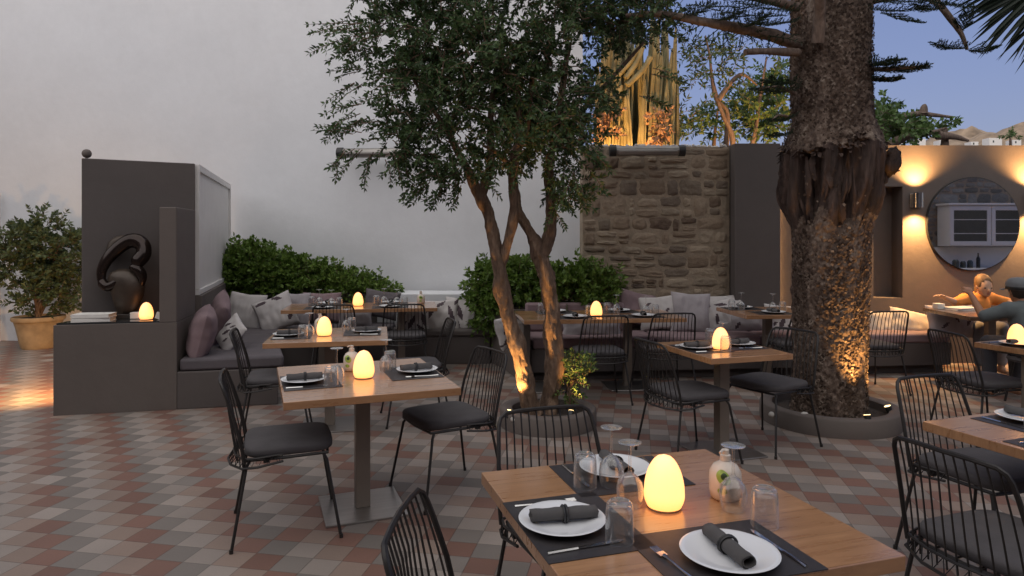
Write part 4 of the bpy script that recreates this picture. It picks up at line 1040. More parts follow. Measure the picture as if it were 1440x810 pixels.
for z in zs:
    for k in range(NA):
        a = 2*math.pi*k/NA; r = tr_r(z); ca, sa = math.cos(a), math.sin(a)
        P = Vector((ca*1.0, sa*1.0, z))
        r += .016*noise.noise(P*Vector((3, 3, 1.2)).x if False else Vector((ca*2.2, sa*2.2, z*1.5)))*2
        ez, fz = tr_edge(a), tr_foot(a); t_ = max(0, min(1, (z-fz)/.25))*(1 if z < ez else 0)
        wa = a+.25*noise.noise(Vector((ca*2, sa*2, z*1.6)))
        cw, sw = math.cos(wa), math.sin(wa)
        strand = 1-abs(noise.noise(Vector((cw*4.2, sw*4.2, z*.55)))*2.4); fine = 1-abs(noise.noise(Vector((cw*13, sw*13, z*1.3)))*2.2)
        hollow = max(0, noise.noise(Vector((ca*1.9+4, sa*1.9, z*.8)))*2.2+.15)
        r += t_*(-.035-.135*hollow+.066*strand+.026*fine+.008*noise.noise(Vector((ca*20, sa*20, z*9))))
        if z >= ez: r += .028*math.exp(-(z-ez)/.10)*(1+noise.noise(Vector((ca*12, sa*12, z*8))))
        r += (1-t_)*(.013*noise.noise(Vector((ca*11, sa*11, z*20)))+.010*noise.noise(Vector((ca*24, sa*24, z*44))))
        c_ = tr_c(z); vs.append((c_.x+r*ca, c_.y+r*sa, z))
b.v = vs; nz = len(zs)
for i in range(nz-1):
    for k in range(NA):
        b.f.append((i*NA+k, i*NA+(k+1) % NA, (i+1)*NA+(k+1) % NA, (i+1)*NA+k)); z = zs[i]
        an_ = k/NA*2*math.pi
        b.m.append(1 if tr_foot(an_)+.12 < z < tr_edge(an_)-.005 else 0)
b.build('trunk', [M['barkp'], M['torn']], t, True, ang=180)
# loose bark scales
b = MB()
for k in range(15000):
    z = random.uniform(.02, 3.9); a = random.uniform(math.pi*.85, math.pi*2.15)
    if tr_foot(a)+.06 < z < tr_edge(a) and random.random() < .96: continue
    r = tr_r(z)+random.uniform(-.004, .012); c_ = tr_c(z); nrm = Vector((math.cos(a), math.sin(a), 0)); tg = Vector((-nrm.y, nrm.x, 0))
    p = Vector((c_.x, c_.y, z))+nrm*r; s = random.uniform(.006, .017); tw = random.uniform(-1, 1)
    u = (tg*math.cos(tw)+Vector((0, 0, 1))*math.sin(tw)); v = nrm.cross(u)
    lift = random.uniform(.003, .013)
    b.add([p-u*s-v*s*.5, p+u*s*.9-v*s*.6+nrm*lift*.3, p+u*s*.5+v*s*.7+nrm*lift, p-u*s*.8+v*s*.5+nrm*lift*.7], [(0, 1, 2, 3)])
b.build('bark_scales', M['flake'], t, False)
# torn plates and lip of the collar
b = MB()
for k in range(34):     # peeling strips inside the collar
    a = random.uniform(math.pi*.95, math.pi*2.05); z0 = random.uniform(1.55, 1.95); hgt = random.uniform(.12, .40); w = random.uniform(.012, .04)
    n = 9; rows_ = []; ph = random.uniform(0, 6); off = random.uniform(0, .03)
    for i in range(n+1):
        f = i/n; z = z0+hgt*f; a2 = a+.05*math.sin(f*3+ph); nrm = Vector((math.cos(a2), math.sin(a2), 0)); tg = Vector((-nrm.y, nrm.x, 0)); c_ = tr_c(z)
        ww = w*(1-.75*abs(2*f-1)**2)*random.uniform(.7, 1.2); p = Vector((c_.x, c_.y, z))+nrm*(tr_r(z)-.015+off*math.sin(f*3.1))
        rows_.append((p-tg*ww-nrm*.015, p-tg*ww*.2+nrm*.008, p+tg*ww-nrm*.012))
    b.add([q for tri in rows_ for q in tri], [f for i in range(n) for f in ((i*3, i*3+1, i*3+4, i*3+3), (i*3+1, i*3+2, i*3+5, i*3+4))])
for k in range(150):     # ragged overhanging edge of the upper bark
    a = random.uniform(math.pi*.85, math.pi*2.15); z = tr_edge(a)+random.uniform(-.05, .06); nrm = Vector((math.cos(a), math.sin(a), 0)); tg = Vector((-nrm.y, nrm.x, 0)); c_ = tr_c(z)
    p = Vector((c_.x, c_.y, z))+nrm*(tr_r(z)+random.uniform(-.005, .03)); s_ = random.uniform(.012, .038); d = Vector((nrm.x*random.uniform(.1, .9), nrm.y*random.uniform(.1, .9), random.uniform(-1, .1))).normalized()
    q = [p-tg*s_*random.uniform(.3, .8), p+tg*s_*random.uniform(.3, .8), p+tg*s_*random.uniform(.1, .6)+d*s_*random.uniform(.8, 1.8), p-tg*s_*random.uniform(.1, .6)+d*s_*random.uniform(.8, 1.8)]
    b.add(q+[v-nrm*.008 for v in q], [(0, 1, 2, 3), (7, 6, 5, 4), (0, 4, 5, 1), (1, 5, 6, 2), (2, 6, 7, 3), (3, 7, 4, 0)])
b.build('torn_bark', M['torn'], t, False)
# broken stub on the right
b = MB(); P = [A(1218, 240, 5.68)-o1, A(1234, 234, 5.64)-o1, A(1246, 230, 5.6)-o1, A(1259, 232, 5.6)-o1]; rough_tube(b, P, [.12, .11, .095, .085], 22, .45, 6, 9)
for k in range(10): q = P[-1]+Vector((0, random.uniform(-.05, .05), random.uniform(-.07, .07))); b.tube([q-Vector((.06, 0, 0)), q+Vector((random.uniform(.0, .03), 0, random.uniform(-.02, .03)))], [.022, .004], 5)
b.build('broken_stub', M['torn'], t, True, ang=60)
# limbs
def frond(b, p0, p1, nleaf, L0, L1, w, rise=.25, curve=.1, both=True, seed=0):
    """flat comb of needle-clad branchlets along a drooping branch"""
    nleaf = int(nleaf*1.5); L0 *= 1.3; L1 *= 1.3; rn = random.Random(seed); p0, p1 = Vector(p0), Vector(p1); ax = (p1-p0).normalized(); up = Vector((0, 0, 1)); sd = ax.cross(up).normalized(); nr = sd.cross(ax)
    for i in range(nleaf):
        f = (i+.5)/nleaf; p = p0.lerp(p1, f)+up*(-curve*math.sin(f*math.pi)); L = L0+(L1-L0)*f
        for s in ((-1, 1) if both else (1,)):
            d = (ax*.55+sd*s*rn.uniform(.55, 1)+nr*rn.uniform(.1, .75)*rise*2).normalized(); q = p.copy(); st = L/4
            for j in range(4):
                d2 = (d+up*(-.05+.1*j*rise)).normalized(); q2 = q+d2*st
                for k in range(3):
                    pp = q.lerp(q2, k/3)
                    for s2 in (-1, 1):
                        b.leaf(pp, (d2*.8+Vector([rn.uniform(-.6, .6) for _ in range(3)])), w*2.6, w)
                b.leaf(q, d2, st*1.25, w*.9); q = q2; d = d2
lb = MB(); nb = MB()
def limb(pts, rs, sd): rough_tube(lb, W1(pts), rs, 10, .10, 5, sd)
def W1(pts): return [A(px, py, Y)-o1 for px, py, Y in pts]
limb([(1122, 62, 5.6), (1080, 48, 5.4), (1030, 38, 5.3), (985, 30, 5.3), (930, 20, 5.4), (880, 22, 5.5)], [.06, .05, .042, .034, .028, .016], 1)
limb([(1122, 74, 5.5), (1085, 72, 5.3), (1048, 73, 5.2)], [.035, .03, .024], 2)
limb([(1150, 60, 5.42), (1153, 20, 5.35), (1150, -30, 5.2)], [.05, .045, .04], 3)
limb([(1210, 0, 5.6), (1270, -8, 5.5), (1310, -2, 5.4), (1338, 28, 5.35), (1352, 48, 5.35), (1360, 70, 5.35)], [.06, .04, .03, .024, .018, .012], 4)
limb([(1120, 10, 5.5), (1060, -4, 5.2), (1000, -8, 5.0)], [.04, .03, .02], 5)
limb([(1218, 98, 5.6), (1260, 96, 5.4), (1305, 92, 5.3)], [.022, .014, .006], 6)
limb([(1215, 112, 5.6), (1245, 110, 5.5), (1268, 108, 5.4)], [.014, .01, .005], 7)
limb([(1118, 132, 5.6), (1095, 122, 5.45), (1068, 125, 5.35)], [.018, .012, .006], 8)
limb([(1112, 165, 5.6), (1096, 162, 5.5), (1086, 168, 5.4)], [.014, .009, .004], 9)
lb.build('limbs', M['barkg'], t, True, ang=80)
def fr(a, b_, n, L0, L1, w=.008, rise=.3, curve=.02, sd=0): frond(nb, W1([a])[0], W1([b_])[0], n, L0, L1, w, rise, curve, True, sd)
fr((1222, 100, 5.6), (1302, 93, 5.3), 22, .17, .05, sd=1); fr((1220, 92, 5.5), (1262, 84, 5.3), 12, .14, .06, sd=2); fr((1218, 112, 5.55), (1266, 110, 5.4), 12, .10, .04, sd=3)
fr((1118, 128, 5.6), (1066, 124, 5.35), 15, .16, .06, sd=4); fr((1118, 118, 5.5), (1080, 112, 5.4), 10, .12, .05, sd=41); fr((1114, 165, 5.6), (1088, 168, 5.4), 8, .10, .04, sd=5)
fr((1114, 186, 5.6), (1085, 190, 5.5), 7, .08, .03, sd=51)
for i, (a, b_) in enumerate((((1125, 15, 5.4), (1030, -2, 5.0)), ((1110, 22, 5.3), (1010, 14, 5.0)), ((1090, 5, 5.2), (975, 6, 4.9)), ((1120, 30, 5.4), (1060, 30, 5.1)), ((1215, 12, 5.5), (1300, 10, 5.2)), ((1225, 2, 5.4), (1330, -4, 5.0)), ((1240, 18, 5.4), (1290, 30, 5.1)), ((1300, 0, 5.3), (1385, 10, 5.0)), ((1345, 25, 5.35), (1395, 5, 5.2)),
        ((1360, 68, 5.35), (1318, 60, 5.3)), ((1360, 70, 5.35), (1398, 68, 5.3)), ((1352, 45, 5.35), (1362, 20, 5.3)), ((1330, 12, 5.3), (1290, 5, 5.2)), ((1000, 30, 5.3), (1040, 15, 5.1)), ((960, 24, 5.35), (1000, 5, 5.2)), ((1040, 40, 5.3), (1075, 20, 5.1)))):
    fr(a, b_, 14, .11, .05, .006, .25, .02, 60+i)
# thin bare twigs hanging from the long limb
for k in range(60):
    px = random.uniform(880, 1110); p = A(px, 22+(px-880)*.14, 5.35)-o1; d = Vector((random.uniform(-.5, .5), random.uniform(-.4, .4), random.uniform(-.6, .8)))
    spray(nb, p, d, 5, random.uniform(.10, .26), (.035, .010), .6, .3, bark=nb)
nb.build('needles', M['needle'], t, False)
# high crown out of frame that shades the court
cb = MB()
for k in range(260):
    a = random.uniform(0, 6.28); z = random.uniform(4.4, 7.6); L = random.uniform(.6, 2.3)*(1.35-(z-4.4)/5)
    p0 = Vector((0, 0, z)); p1 = Vector((math.cos(a)*L, math.sin(a)*L, z+random.uniform(-.25, .15)))
    for f in (.35, .6, .85):
        q = p0.lerp(p1, f)
        for s in range(5): cb.leaf(q, Vector((math.cos(a)+random.uniform(-1, 1), math.sin(a)+random.uniform(-1, 1), random.uniform(-.3, .3))), .34, .05)
    cb.tube([p0, p1], [.03, .008], 4, cap=False)
cb.build('high_crown', M['needle'], t, False)

# ------------------------------------------------------------------ palm at right
pr_ = Vector((3.35, 4.3, 0)); hub = A(1498, -30, 4.4)
t = thing('palm_tree', (hub.x, hub.y, 0), 0, 'dark fan palm leaves hanging in at the top right', 'palm')
b = MB(); rough_tube(b, [(0, 0, 0), (.03, 0, 1), (0, 0, 2.2), (0, 0, hub.z)], [.12, .10, .09, .10], 14, .2, 10, 3); b.build('trunk', M['barkp'], t)
b = MB(); random.seed(6)
def fan(c, base_ang, spread, L, n, tilt):
    for i in range(n):
        a = R(base_ang-spread/2+spread*i/(n-1)); d = Vector((math.cos(a), random.uniform(-.12, .12)+tilt, math.sin(a))).normalized(); l = L*random.uniform(.86, 1.06)
        s = d.cross(Vector((0, 1, 0))).normalized(); P = [c+d*l*f+Vector((0, 0, -.10*l*f*f)) for f in (0, .35, .7, 1)]
        w = .024
        b.add([P[0]-s*.004, P[0]+s*.004, P[1]-s*w*.7, P[1]+s*w*.7, P[2]-s*w*.5, P[2]+s*w*.5, P[3]]+[P[1]+Vector((0, .012, 0)), P[2]+Vector((0, .01, 0))], [(0, 2, 7), (0, 7, 3, 1), (2, 4, 8, 7), (7, 8, 5, 3), (4, 6, 8), (8, 6, 5)])
for (ang, cx, cz, L) in ((196, -.10, .10, .62), (214, -.06, .02, .62), (232, 0, 0, .60), (160, -.1, .2, .6), (250, .1, -.05, .6), (20, .2, .2, .6), (90, 0, .3, .6), (300, .2, 0, .6)):
    fan(Vector((cx, random.uniform(-.1, .1), hub.z+cz)), ang, 30 if 190 < ang < 240 else 60, L, 9, random.uniform(-.2, .2))
b.build('leaves', M['palm'], t, False)

# ------------------------------------------------------------------ garden beyond the wall
random.seed(44)
t = thing('candelabra_cactus', (1.9, 10.6, 0), 0, 'tall clump of columnar cactus lit orange beyond the wall', 'cactus')
b = MB(); o2 = Vector((1.9, 10.6, 0))
for k in range(95):
    bx_ = random.uniform(838, 940); lean = random.uniform(-.05, .05); topy = random.uniform(25, 120); Y = 10.6+random.uniform(-.6, .6)
    p0 = A(bx_, 260, Y); p0.z = 0; tp = A(bx_+(895-bx_)*.15+random.uniform(-14, 26), topy, Y); md = p0.lerp(tp, .55)+Vector((random.uniform(-.1, .1), 0, 0))
    P = smooth_path([p0-o2, md-o2, tp-o2], 6); n = len(P); rr = [random.uniform(.035, .052)]*n; rr[-1] = .012; rr[-2] *= .8
    st = len(b.v); b.tube(P, rr, 12)
    for i in range(st, len(b.v)):
        j = (i-st)//12
        if j < n and (i-st) % 2: v = Vector(b.v[i]); b.v[i] = tuple(P[j]+(v-P[j])*.55)
for (x0, y0, x1, y1) in ((870, 100, 905, 55), (865, 110, 900, 62), (882, 120, 915, 80), (858, 170, 872, 120), (905, 60, 880, 110)):
    b.tube(smooth_path([A(x0, y0, 10)-o2, A((x0+x1)/2+4, (y0+y1)/2, 10)-o2, A(x1, y1, 10)-o2], 5), .042, 10)
b.build('stems', M['cactus'], t, True, ang=30)
b = MB()
for k in range(46): p = A(random.choice([random.uniform(835, 868), random.uniform(908, 945)]), random.uniform(150, 196), 9.9)-o2; spray(b, p, Vector([random.uniform(-1, 1) for _ in range(3)]), 4, .15, (.09, .05))
b.build('dry_leaves', M['dry'], t, False)
def flood(loc, target, power, size, label):
    t = thing('garden_floodlight', loc, 0, label, 'floodlight', 'warm garden floodlights'); b = MB(); b.box((0, 0, .05), (.16, .08, .10)); b.build('housing', M['hblack'], t, False, .006)
    b = MB(); b.box((0, .043, .06), (.13, .006, .07)); b.build('lens', emis('flood_lens', WARM, 4), t, False)
    b = MB(); b.tube([(0, 0, 0), (0, 0, -loc[2])], .02, 8); b.build('post', M['hblack'], t)
    spot('flood_beam', (loc[0], loc[1]+.08, loc[2]+.08), target, power, size, .8, t, (1, .50, .16), .05)
flood((1.45, 9.15, 2.15), (1.7, 10.6, 3.6), 240, 110, 'warm floodlight aimed at the cactus beyond the wall')
flood((4.2, 9.6, 1.9), (3.5, 11.2, 3.6), 420, 110, 'warm floodlight under the garden trees beyond the wall')

def small_tree(name, base, pts_list, rs, blobs, n, lw, lm, label, seed, L=(.35, 7), bm='barkg', group=None, n_dry=0):
    random.seed(seed); t = thing(name, base, 0, label, 'tree', group); o = Vector(base); b = MB(); br = MB(); lf = MB()
    for k, pts in enumerate(pts_list): rough_tube(b, [A(*q)-o for q in pts], [rs*(1-.75*i/(len(pts)-1)) for i in range(len(pts))], 10, .1, 5, k)
    ws = [x[1][0]*x[1][1] for x in blobs]
    for k in range(n):
        (c_, r) = random.choices(blobs, ws)[0]; p = A(c_[0]+random.gauss(0, .5)*r[0], c_[1]+random.gauss(0, .5)*r[1], c_[2]+random.uniform(-.5, .5))-o
        spray(lf, p, Vector([random.uniform(-1, 1), random.uniform(-1, 1), random.uniform(-.6, 1)]), L[1], L[0]*random.uniform(.6, 1.2), lw, bark=br)
    b.build('trunk', M[bm], t, True, ang=80); br.build('twigs', M[bm], t); lf.build('crown', M[lm], t, False); return t
small_tree('garden_tree', (3.6, 11.0, 0), [[(1032, 260, 11), (1030, 195, 11), (1018, 165, 11), (1003, 125, 11), (998, 80, 11), (992, 50, 11)], [(1020, 210, 11.2), (1023, 160, 11.2), (1010, 140, 11.2), (1000, 100, 11.2)], [(1045, 240, 11.3), (1060, 195, 11.3), (1070, 130, 11.3), (1078, 80, 11.3)], [(1010, 140, 11), (1040, 105, 11), (1065, 120, 11)]],
           .048, [((985, 90, 11), (38, 28)), ((1015, 75, 11), (32, 22)), ((960, 170, 10.6), (14, 20)), ((1030, 120, 11), (20, 20))], 90, (.11, .035), 'leaf', 'thin leaning garden tree with pinkish bark beyond the wall', 51, (.4, 5))
small_tree('garden_shrub', (3.4, 11.8, 0), [[(1000, 260, 11.8), (1005, 190, 11.8), (1010, 150, 11.8)]], .05,
           [((1000, 175, 11.8), (24, 16)), ((1042, 150, 11.9), (26, 32)), ((1085, 150, 11.8), (24, 34)), ((1065, 178, 11.6), (38, 16)), ((970, 182, 11.5), (16, 12)), ((1088, 110, 12), (18, 20))], 260, (.10, .05), 'leafg', 'bright green garden shrub lit from below behind the wall', 52, (.35, 6))
small_tree('garden_vine', (6.0, 10.4, 0), [[(1232, 240, 10.4), (1240, 185, 10.4), (1262, 168, 10.4), (1290, 160, 10.4), (1315, 162, 10.4), (1340, 165, 10.4)], [(1298, 160, 10.4), (1299, 150, 10.4), (1298, 147, 10.4)], [(1250, 205, 10.2), (1275, 192, 10.2), (1305, 188, 10.2), (1330, 180, 10.2)], [(1328, 212, 10.3), (1329, 195, 10.3), (1330, 176, 10.3)], [(1318, 190, 10.2), (1340, 192, 10.2), (1362, 198, 10.2)]],
           .075, [((1248, 172, 10.5), (20, 20)), ((1282, 184, 10.5), (30, 12)), ((1240, 160, 10.7), (16, 16)), ((1310, 186, 10.5), (14, 8))], 130, (.09, .06), 'leafg', 'leafy climber with thick arching boughs right of the trunk', 53, (.3, 6))
small_tree('far_shrub', (7.2, 11.6, 0), [[(1421, 230, 11.6), (1421, 200, 11.6), (1420, 186, 11.6)]], .03, [((1421, 190, 11.6), (7, 4))], 10, (.07, .03), 'leafg', 'small spiky shrub top at far right above the wall', 54, (.12, 4))
random.seed(5)
b = MB()
for k in range(46): p = A(random.gauss(918, 4), random.gauss(130, 6), 9.0); b.leaf(p, Vector([random.uniform(-1, 1) for _ in range(3)]), .05, .03)

# dry hills and white houses far off
b = MB(); n = 260; rows = 30; vs = []
for j in range(rows):
    for i in range(n):
        x = -300+1000*i/(n-1); f = j/(rows-1); Y = 300+220*f
        env = 1/(1+math.exp(-(x-283)/13)); pk = 1-.16*min(1, abs(x-345)/120)
        z = (12+68*env*pk)*math.sin(f*math.pi/2)**.8+5*noise.noise(Vector((x*.03, Y*.03, 1)))*f*2+3.2*noise.noise(Vector((x*.09, Y*.09, 4)))*2*f
        vs.append((x, Y, z-1))
b.add(vs, [(j*n+i, j*n+i+1, (j+1)*n+i+1, (j+1)*n+i) for j in range(rows-1) for i in range(n-1)])
struct('hills', b, M['hill'], 0, True)
rh = random.Random(2)
for k, (px, py, w, h) in enumerate(((1262, 196, 14, 6), (1290, 194, 18, 8), (1322, 195, 12, 7), (1395, 193, 22, 9), (1425, 194, 14, 6), (1366, 196, 12, 5), (1250, 194, 8, 6))):
    Y = 262; p = A(px, py+7, Y); h *= .55; w *= .8; t = thing('hillside_house', (p.x, Y, p.z-30), 0, ['flat white house left of the thick bough on the skyline', 'wide white house under the arching bough', 'white house just right of the upright branch', 'widest white house below the brown hill', 'white house rightmost above the wall', 'small white house below the hilltop', 'narrow white house nearest the big trunk'][k], 'house', 'white houses under the hill')
    b = MB(); b.box((0, 0, 15+h*.14), (w*.28, 4, 30+h*.28)); b.build('wall', M['render_white'], t, False)
    b = MB(); b.box((-w*.05, -2.03, 30), (.5, .06, .8)); b.build('window', M['cabglass'], t, False)

# ------------------------------------------------------------------ dark table, people
table('L', 5.08, 7.18, -3, .92, .86, 'dark wood table in the far right corner with magazines', (.0,), 'dark wooden tables', 'dwood')
t = thing('magazine_stack', A(1332, 431, 7.35), R(8), 'pile of pale magazines on the dark corner table', 'magazines'); t.location.z = .751; t.location.x = 4.93; t.location.y = 7.42
for i in range(3):
    b = MB(); b.box((.01*i, .008*i, .004+.009*i), (.30, .21, .008), R(6*i)); b.build('magazine', [M['book'], M['lilac'], M['book']][i], t, False, .001)
b = MB(); b.box((0, 0, .02), (.16, .10, .04)); o = b.build('green_pouch', M['lgreen'], None, True, .012); o.location = (4.99, 7.0, .751); tag(o, 'flat lime green pouch on the dark corner table', 'pouch')
b = MB(); b.box((0, 0, .03), (.08, .10, .06)); o = b.build('paper_box', M['book'], None, False, .004); o.location = (4.75, 7.52, .751); tag(o, 'small pale box at left end of the dark table', 'box')

def capsule(b, p, q, r0, r1, seg=12):
    p, q = Vector(p), Vector(q); b.tube([p, p.lerp(q, .5), q], [r0, (r0+r1)/2, r1], seg); b.ball(p, r0, seg, 8); b.ball(q, r1, seg, 8)
def remesh(b, name, m, parent, vox=.011, smooth=6):
    o = b.build(name, m, parent, True); md = o.modifiers.new('Remesh', 'REMESH'); md.mode = 'VOXEL'; md.voxel_size = vox; md.use_smooth_shade = True
    s = o.modifiers.new('Smooth', 'SMOOTH'); s.iterations = smooth; s.factor = .5; return o
def skin(name, c): return simple(name, c, .5, 0, .06, 20, .1, 90, .001, .3)
def hand(b, wrist, d, up):
    d = Vector(d).normalized(); s = d.cross(Vector(up)).normalized(); u = s.cross(d); w = Vector(wrist)
    capsule(b, w, w+d*.045, .020, .026, 8); capsule(b, w+d*.045-s*.018, w+d*.075-s*.02, .017, .014, 8); capsule(b, w+d*.045+s*.018, w+d*.075+s*.02, .017, .014, 8)
    for k, (o_, L) in enumerate(((-.030, .062), (-.010, .075), (.010, .070), (.029, .055))):
        p0 = w+d*.075+s*o_; p1 = p0+d*L*.55+s*o_*.3-u*.010; p2 = p1+d*L*.4-u*.026; capsule(b, p0, p1, .0095, .0085, 7); capsule(b, p1, p2, .0085, .0075, 7)
    p0 = w+d*.02-s*.026; p1 = p0+d*.035-s*.03-u*.006; p2 = p1+d*.03-s*.008-u*.01; capsule(b, p0, p1, .012, .010, 7); capsule(b, p1, p2, .010, .0085, 7)
def person(loc, rz, J, sk, shirt, hairc, label, headdir=(0, -1, 0), hat=None, trousers=(.05, .05, .06), long_hair=False):
    """J in local frame: person faces -Y; J: pelvis, chest, neck, head, sh/el/wr L R, hip/knee/ankle L R"""
    t = thing('person', loc, rz, label, 'person'); g = {k: Vector(v) for k, v in J.items()}; ms = skin('skin', sk); b = MB()
    capsule(b, g['pelvis'], g['chest'], .125, .135); capsule(b, g['shL'], g['shR'], .062, .062); capsule(b, g['chest'], g['neck'], .09, .055)
    capsule(b, g['neck'], g['head']-Vector((0, 0, .05)), .055, .052)
    hd = Vector(headdir).normalized(); M3 = Matrix((hd.cross(Vector((0, 0, 1))).normalized(), -hd, Vector((0, 0, 1)))).transposed()
    b.ball(g['head'], .098, 18, 14, (.80, 1.0, 1.16), M3); b.ball(g['head']+hd*.028+Vector((0, 0, -.062)), .060, 14, 10, (.86, 1, .9), M3)
    b.ball(g['head']+hd*.104+Vector((0, 0, -.022)), .016, 8, 6, (.8, 1, 1.5), M3)
    sd = M3@Vector((1, 0, 0))
    for s in (-1, 1):
        b.ball(g['head']+sd*s*.082+Vector((0, 0, -.01)), .022, 8, 6, (.4, .8, 1.2), M3)
        k = 'R' if s > 0 else 'L'
        capsule(b, g['sh'+k], g['el'+k], .052, .040); capsule(b, g['el'+k], g['wr'+k], .040, .026)
        hand(b, g['wr'+k], g['wr'+k]-g['el'+k], (0, .2, 1))
        capsule(b, g['pelvis']+Vector((s*.09, 0, -.02)), g['kn'+k], .085, .056); capsule(b, g['kn'+k], g['an'+k], .055, .036)
        capsule(b, g['an'+k]+Vector((0, .03, -.03)), g['an'+k]+Vector((0, -.13, -.045)), .036, .028)
    remesh(b, 'body', ms, t, .0095, 4)
    e = MB(); mo = MB()
    for s in (-1, 1): e.ball(g['head']+hd*.086+sd*s*.032+Vector((0, 0, .004)), .0115, 8, 6, (1.2, .6, .7), M3)
    e.build('eyes', M['hblack'], t); mo.ball(g['head']+hd*.086+Vector((0, 0, -.062)), .017, 8, 6, (1.3, .4, .32), M3); mo.build('lips', skin('lips', (.30, .10, .08)), t)
    c_ = MB(); capsule(c_, g['pelvis'], g['chest'], .145, .155); capsule(c_, g['shL'], g['shR'], .080, .080); capsule(c_, g['chest'], g['neck']-Vector((0, 0, .03)), .115, .075)
    for k in 'LR': capsule(c_, g['sh'+k], g['sh'+k].lerp(g['el'+k], .92), .070, .058)
    remesh(c_, 'shirt', shirt, t, .014, 5)
    c_ = MB()
    for s, k in ((-1, 'L'), (1, 'R')):
        capsule(c_, g['pelvis']+Vector((s*.085, 0, 0)), g['kn'+k], .105, .075); capsule(c_, g['kn'+k], g['kn'+k].lerp(g['an'+k], .85), .074, .058)
    capsule(c_, g['pelvis']+Vector((-.07, 0, 0)), g['pelvis']+Vector((.07, 0, 0)), .13, .13)
    remesh(c_, 'trousers', simple('trouser_cloth', trousers, .9), t, .014, 5)
    h_ = MB(); h_.ball(g['head']-hd*.016+Vector((0, 0, .024)), .106, 18, 14, (.84, 1.0, 1.06), M3)
    if long_hair: h_.ball(g['head']-hd*.05+Vector((0, 0, -.07)), .085, 14, 10, (.95, .7, 1.2), M3)
    h_.v = [v if (Vector(v)-g['head']).dot(hd) < .055 or (Vector(v)-g['head']).z > .062 else tuple(g['head']+(Vector(v)-g['head'])*.78) for v in h_.v]
    for i, v in enumerate(h_.v): q = Vector(v); h_.v[i] = tuple(q+(q-g['head'])*.06*noise.noise(q*45))
    h_.build('hair', simple('hair', hairc, .6, 0, .35, 40, .4, 90, .004, st=(1, 1, .2)), t, True, ang=70)
    if hat:
        cap = thing('cap', (0, 0, 0), 0, '', ''); [cap.__delitem__(k) for k in ('label', 'category') if k in cap]; COL.objects.unlink(cap); bpy.data.objects.remove(cap)
        q = MB(); ring_ = []
        prof = [(.118, .028), (.120, .050), (.118, .085), (.104, .118), (.07, .138), (.03, .146), (0, .147)]
        q.lathe(prof, 28); q.lathe([(.118, .028), (.112, .03), (.110, .085), (.09, .115), (0, .13)], 28)
        vs = []; fs = []
        q.v = [tuple(g['head']+M3@Vector((v[0]*.86, v[1]*1.04, v[2]-.01))) for v in q.v]
        for i in range(13):
            a = R(-62+124*i/12); d = M3@Vector((math.sin(a)*.86, -math.cos(a)*1.04, 0))
            vs += [g['head']+d*.114+Vector((0, 0, .022)), g['head']+d*(.114+.075*math.cos(a*1.2))+Vector((0, 0, .008)), g['head']+d*.114+Vector((0, 0, .029)), g['head']+d*(.114+.075*math.cos(a*1.2))+Vector((0, 0, .013))]
        q.add(vs, [f for i in range(12) for f in ((4*i, 4*i+1, 4*i+5, 4*i+4), (4*i+2, 4*i+6, 4*i+7, 4*i+3), (4*i+1, 4*i+3, 4*i+7, 4*i+5))])
        o = q.build('cap', hat, t, True, ang=50)
        q = MB(); q.lathe([(.1195, .030), (.1215, .034), (.1215, .054), (.1195, .058)], 28); q.v = [tuple(g['head']+M3@Vector((v[0]*.865, v[1]*1.045, v[2]-.01))) for v in q.v]; q.build('hat_band', M['hblack'], o, True)
    return t
sit = dict(pelvis=(0, 0, .54), chest=(0, -.04, .86), neck=(0, -.05, 1.00), head=(0, -.09, 1.12),
           shL=(-.17, -.04, .94), elL=(-.25, -.20, .74), wrL=(-.16, -.42, .80), shR=(.17, -.04, .94), elR=(.25, -.20, .74), wrR=(.16, -.42, .80),
           knL=(-.13, -.42, .52), anL=(-.13, -.40, .08), knR=(.13, -.42, .52), anR=(.13, -.40, .08))
# seen from behind at the right edge, elbow raised towards the left
j1 = dict(sit); j1.update(chest=(0, -.10, .80), neck=(0, -.14, .93), head=(0, -.19, 1.035), shL=(-.17, -.11, .87), shR=(.17, -.11, .87), elR=(.34, -.20, .80), wrR=(.30, -.42, .985), elL=(-.25, -.25, .72), wrL=(-.12, -.46, .79))
person((4.80, 6.20, 0), R(180), j1, (.34, .17, .10), simple('slate_shirt', (.12, .14, .145), .9, 0, .12, 8, .4, 120, .004), (.03, .02, .015),
       'person in grey cap and slate shirt seated with back turned at right', (0, -1, 0), simple('grey_cap', (.17, .18, .19), .85, 0, .1, 14, .3, 200, .002))
j2 = dict(sit); j2.update(chest=(.02, -.14, .76), neck=(.03, -.20, .88), head=(.05, -.24, .985), shL=(-.13, -.17, .82), shR=(.19, -.15, .83), elL=(-.30, -.26, .80), wrL=(-.46, -.30, .86), elR=(.28, -.32, .80), wrR=(.22, -.50, .80))
person((5.38, 8.02, 0), R(2), j2, (.42, .27, .19), simple('orange_shirt', (.60, .23, .05), .85, 0, .1, 8, .3, 120, .004), (.17, .095, .04),
       'person in orange top leaning over the dark corner table', (-.15, -1, -.25), None, (.2, .2, .22), True)
# stool under the first person
t = thing('low_stool', (4.80, 6.26, 0), 0, 'low black padded stool under the capped person', 'stool')
b = MB(); b.lathe([(0, .40), (.17, .40), (.18, .42), (.17, .445), (0, .45)], 28); b.build('seat', M['cush'], t)
for k in range(4): a = R(45+90*k); b = MB(); b.tube([(.12*math.cos(a), .12*math.sin(a), .40), (.19*math.cos(a), .19*math.sin(a), 0)], .011, 8); b.build('leg', M['black'], t)

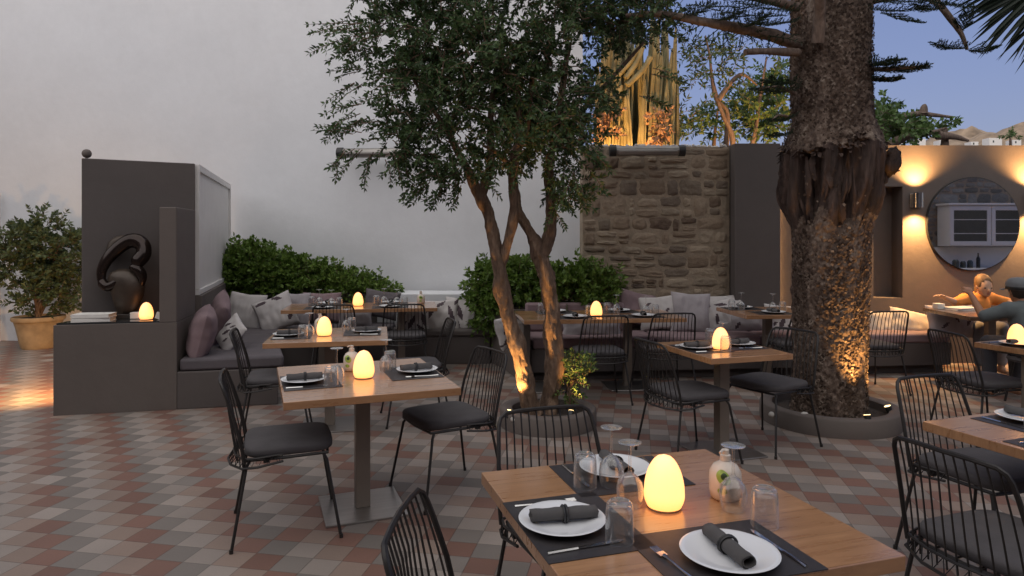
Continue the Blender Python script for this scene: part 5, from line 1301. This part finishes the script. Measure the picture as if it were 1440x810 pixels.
# ------------------------------------------------------------------ camera, light, render
cam = bpy.data.cameras.new('Camera'); co = bpy.data.objects.new('Camera', cam); COL.objects.link(co); sc.camera = co
co.location = (0, 0, H); co.rotation_euler = (R(90), 0, 0); cam.sensor_width = 36; cam.lens = 36*F/1440; cam.shift_y = -(405-YH)/1440; cam.clip_end = 8000; cam.clip_start = .05

w = bpy.data.worlds.new('World'); sc.world = w; w.use_nodes = True; nt = w.node_tree; bg = nt.nodes['Background']
SUN_EL, SUN_AZ = 4.0, 200.0     # low sun behind the viewer
sky = nt.nodes.new('ShaderNodeTexSky'); sky.sky_type = 'NISHITA'; sky.sun_disc = False
sky.sun_elevation = R(SUN_EL); sky.sun_rotation = R(SUN_AZ); sky.air_density = 1.0; sky.dust_density = .6; sky.ozone_density = 2.0
tint = nt.nodes.new('ShaderNodeVectorMath'); tint.operation = 'MULTIPLY'; tint.inputs[1].default_value = (.50, .50, .78)
gm = nt.nodes.new('ShaderNodeGamma'); gm.inputs[1].default_value = .5
nt.links.new(sky.outputs[0], gm.inputs[0]); nt.links.new(gm.outputs[0], tint.inputs[0]); nt.links.new(tint.outputs[0], bg.inputs[0]); bg.inputs[1].default_value = .15
l = bpy.data.lights.new('Sun', 'SUN'); l.energy = 1.0; l.angle = R(120); l.color = (1, .925, .77)
so = bpy.data.objects.new('Sun', l); COL.objects.link(so)
az = R(SUN_AZ); dirv = Vector((math.sin(az)*math.cos(R(52)), math.cos(az)*math.cos(R(52)), math.sin(R(52))))
so.rotation_euler = (-dirv).to_track_quat('-Z', 'Y').to_euler()
sc.view_settings.view_transform = 'Standard'; sc.view_settings.look = 'None'; sc.view_settings.exposure = EXPO; sc.view_settings.gamma = 1
sc.render.engine = 'CYCLES'
sc.cycles.max_bounces = 6; sc.cycles.diffuse_bounces = 3; sc.cycles.glossy_bounces = 3; sc.cycles.transparent_max_bounces = 16; sc.cycles.transmission_bounces = 4
sc.cycles.sample_clamp_indirect = 4; sc.cycles.caustics_reflective = False; sc.cycles.caustics_refractive = False
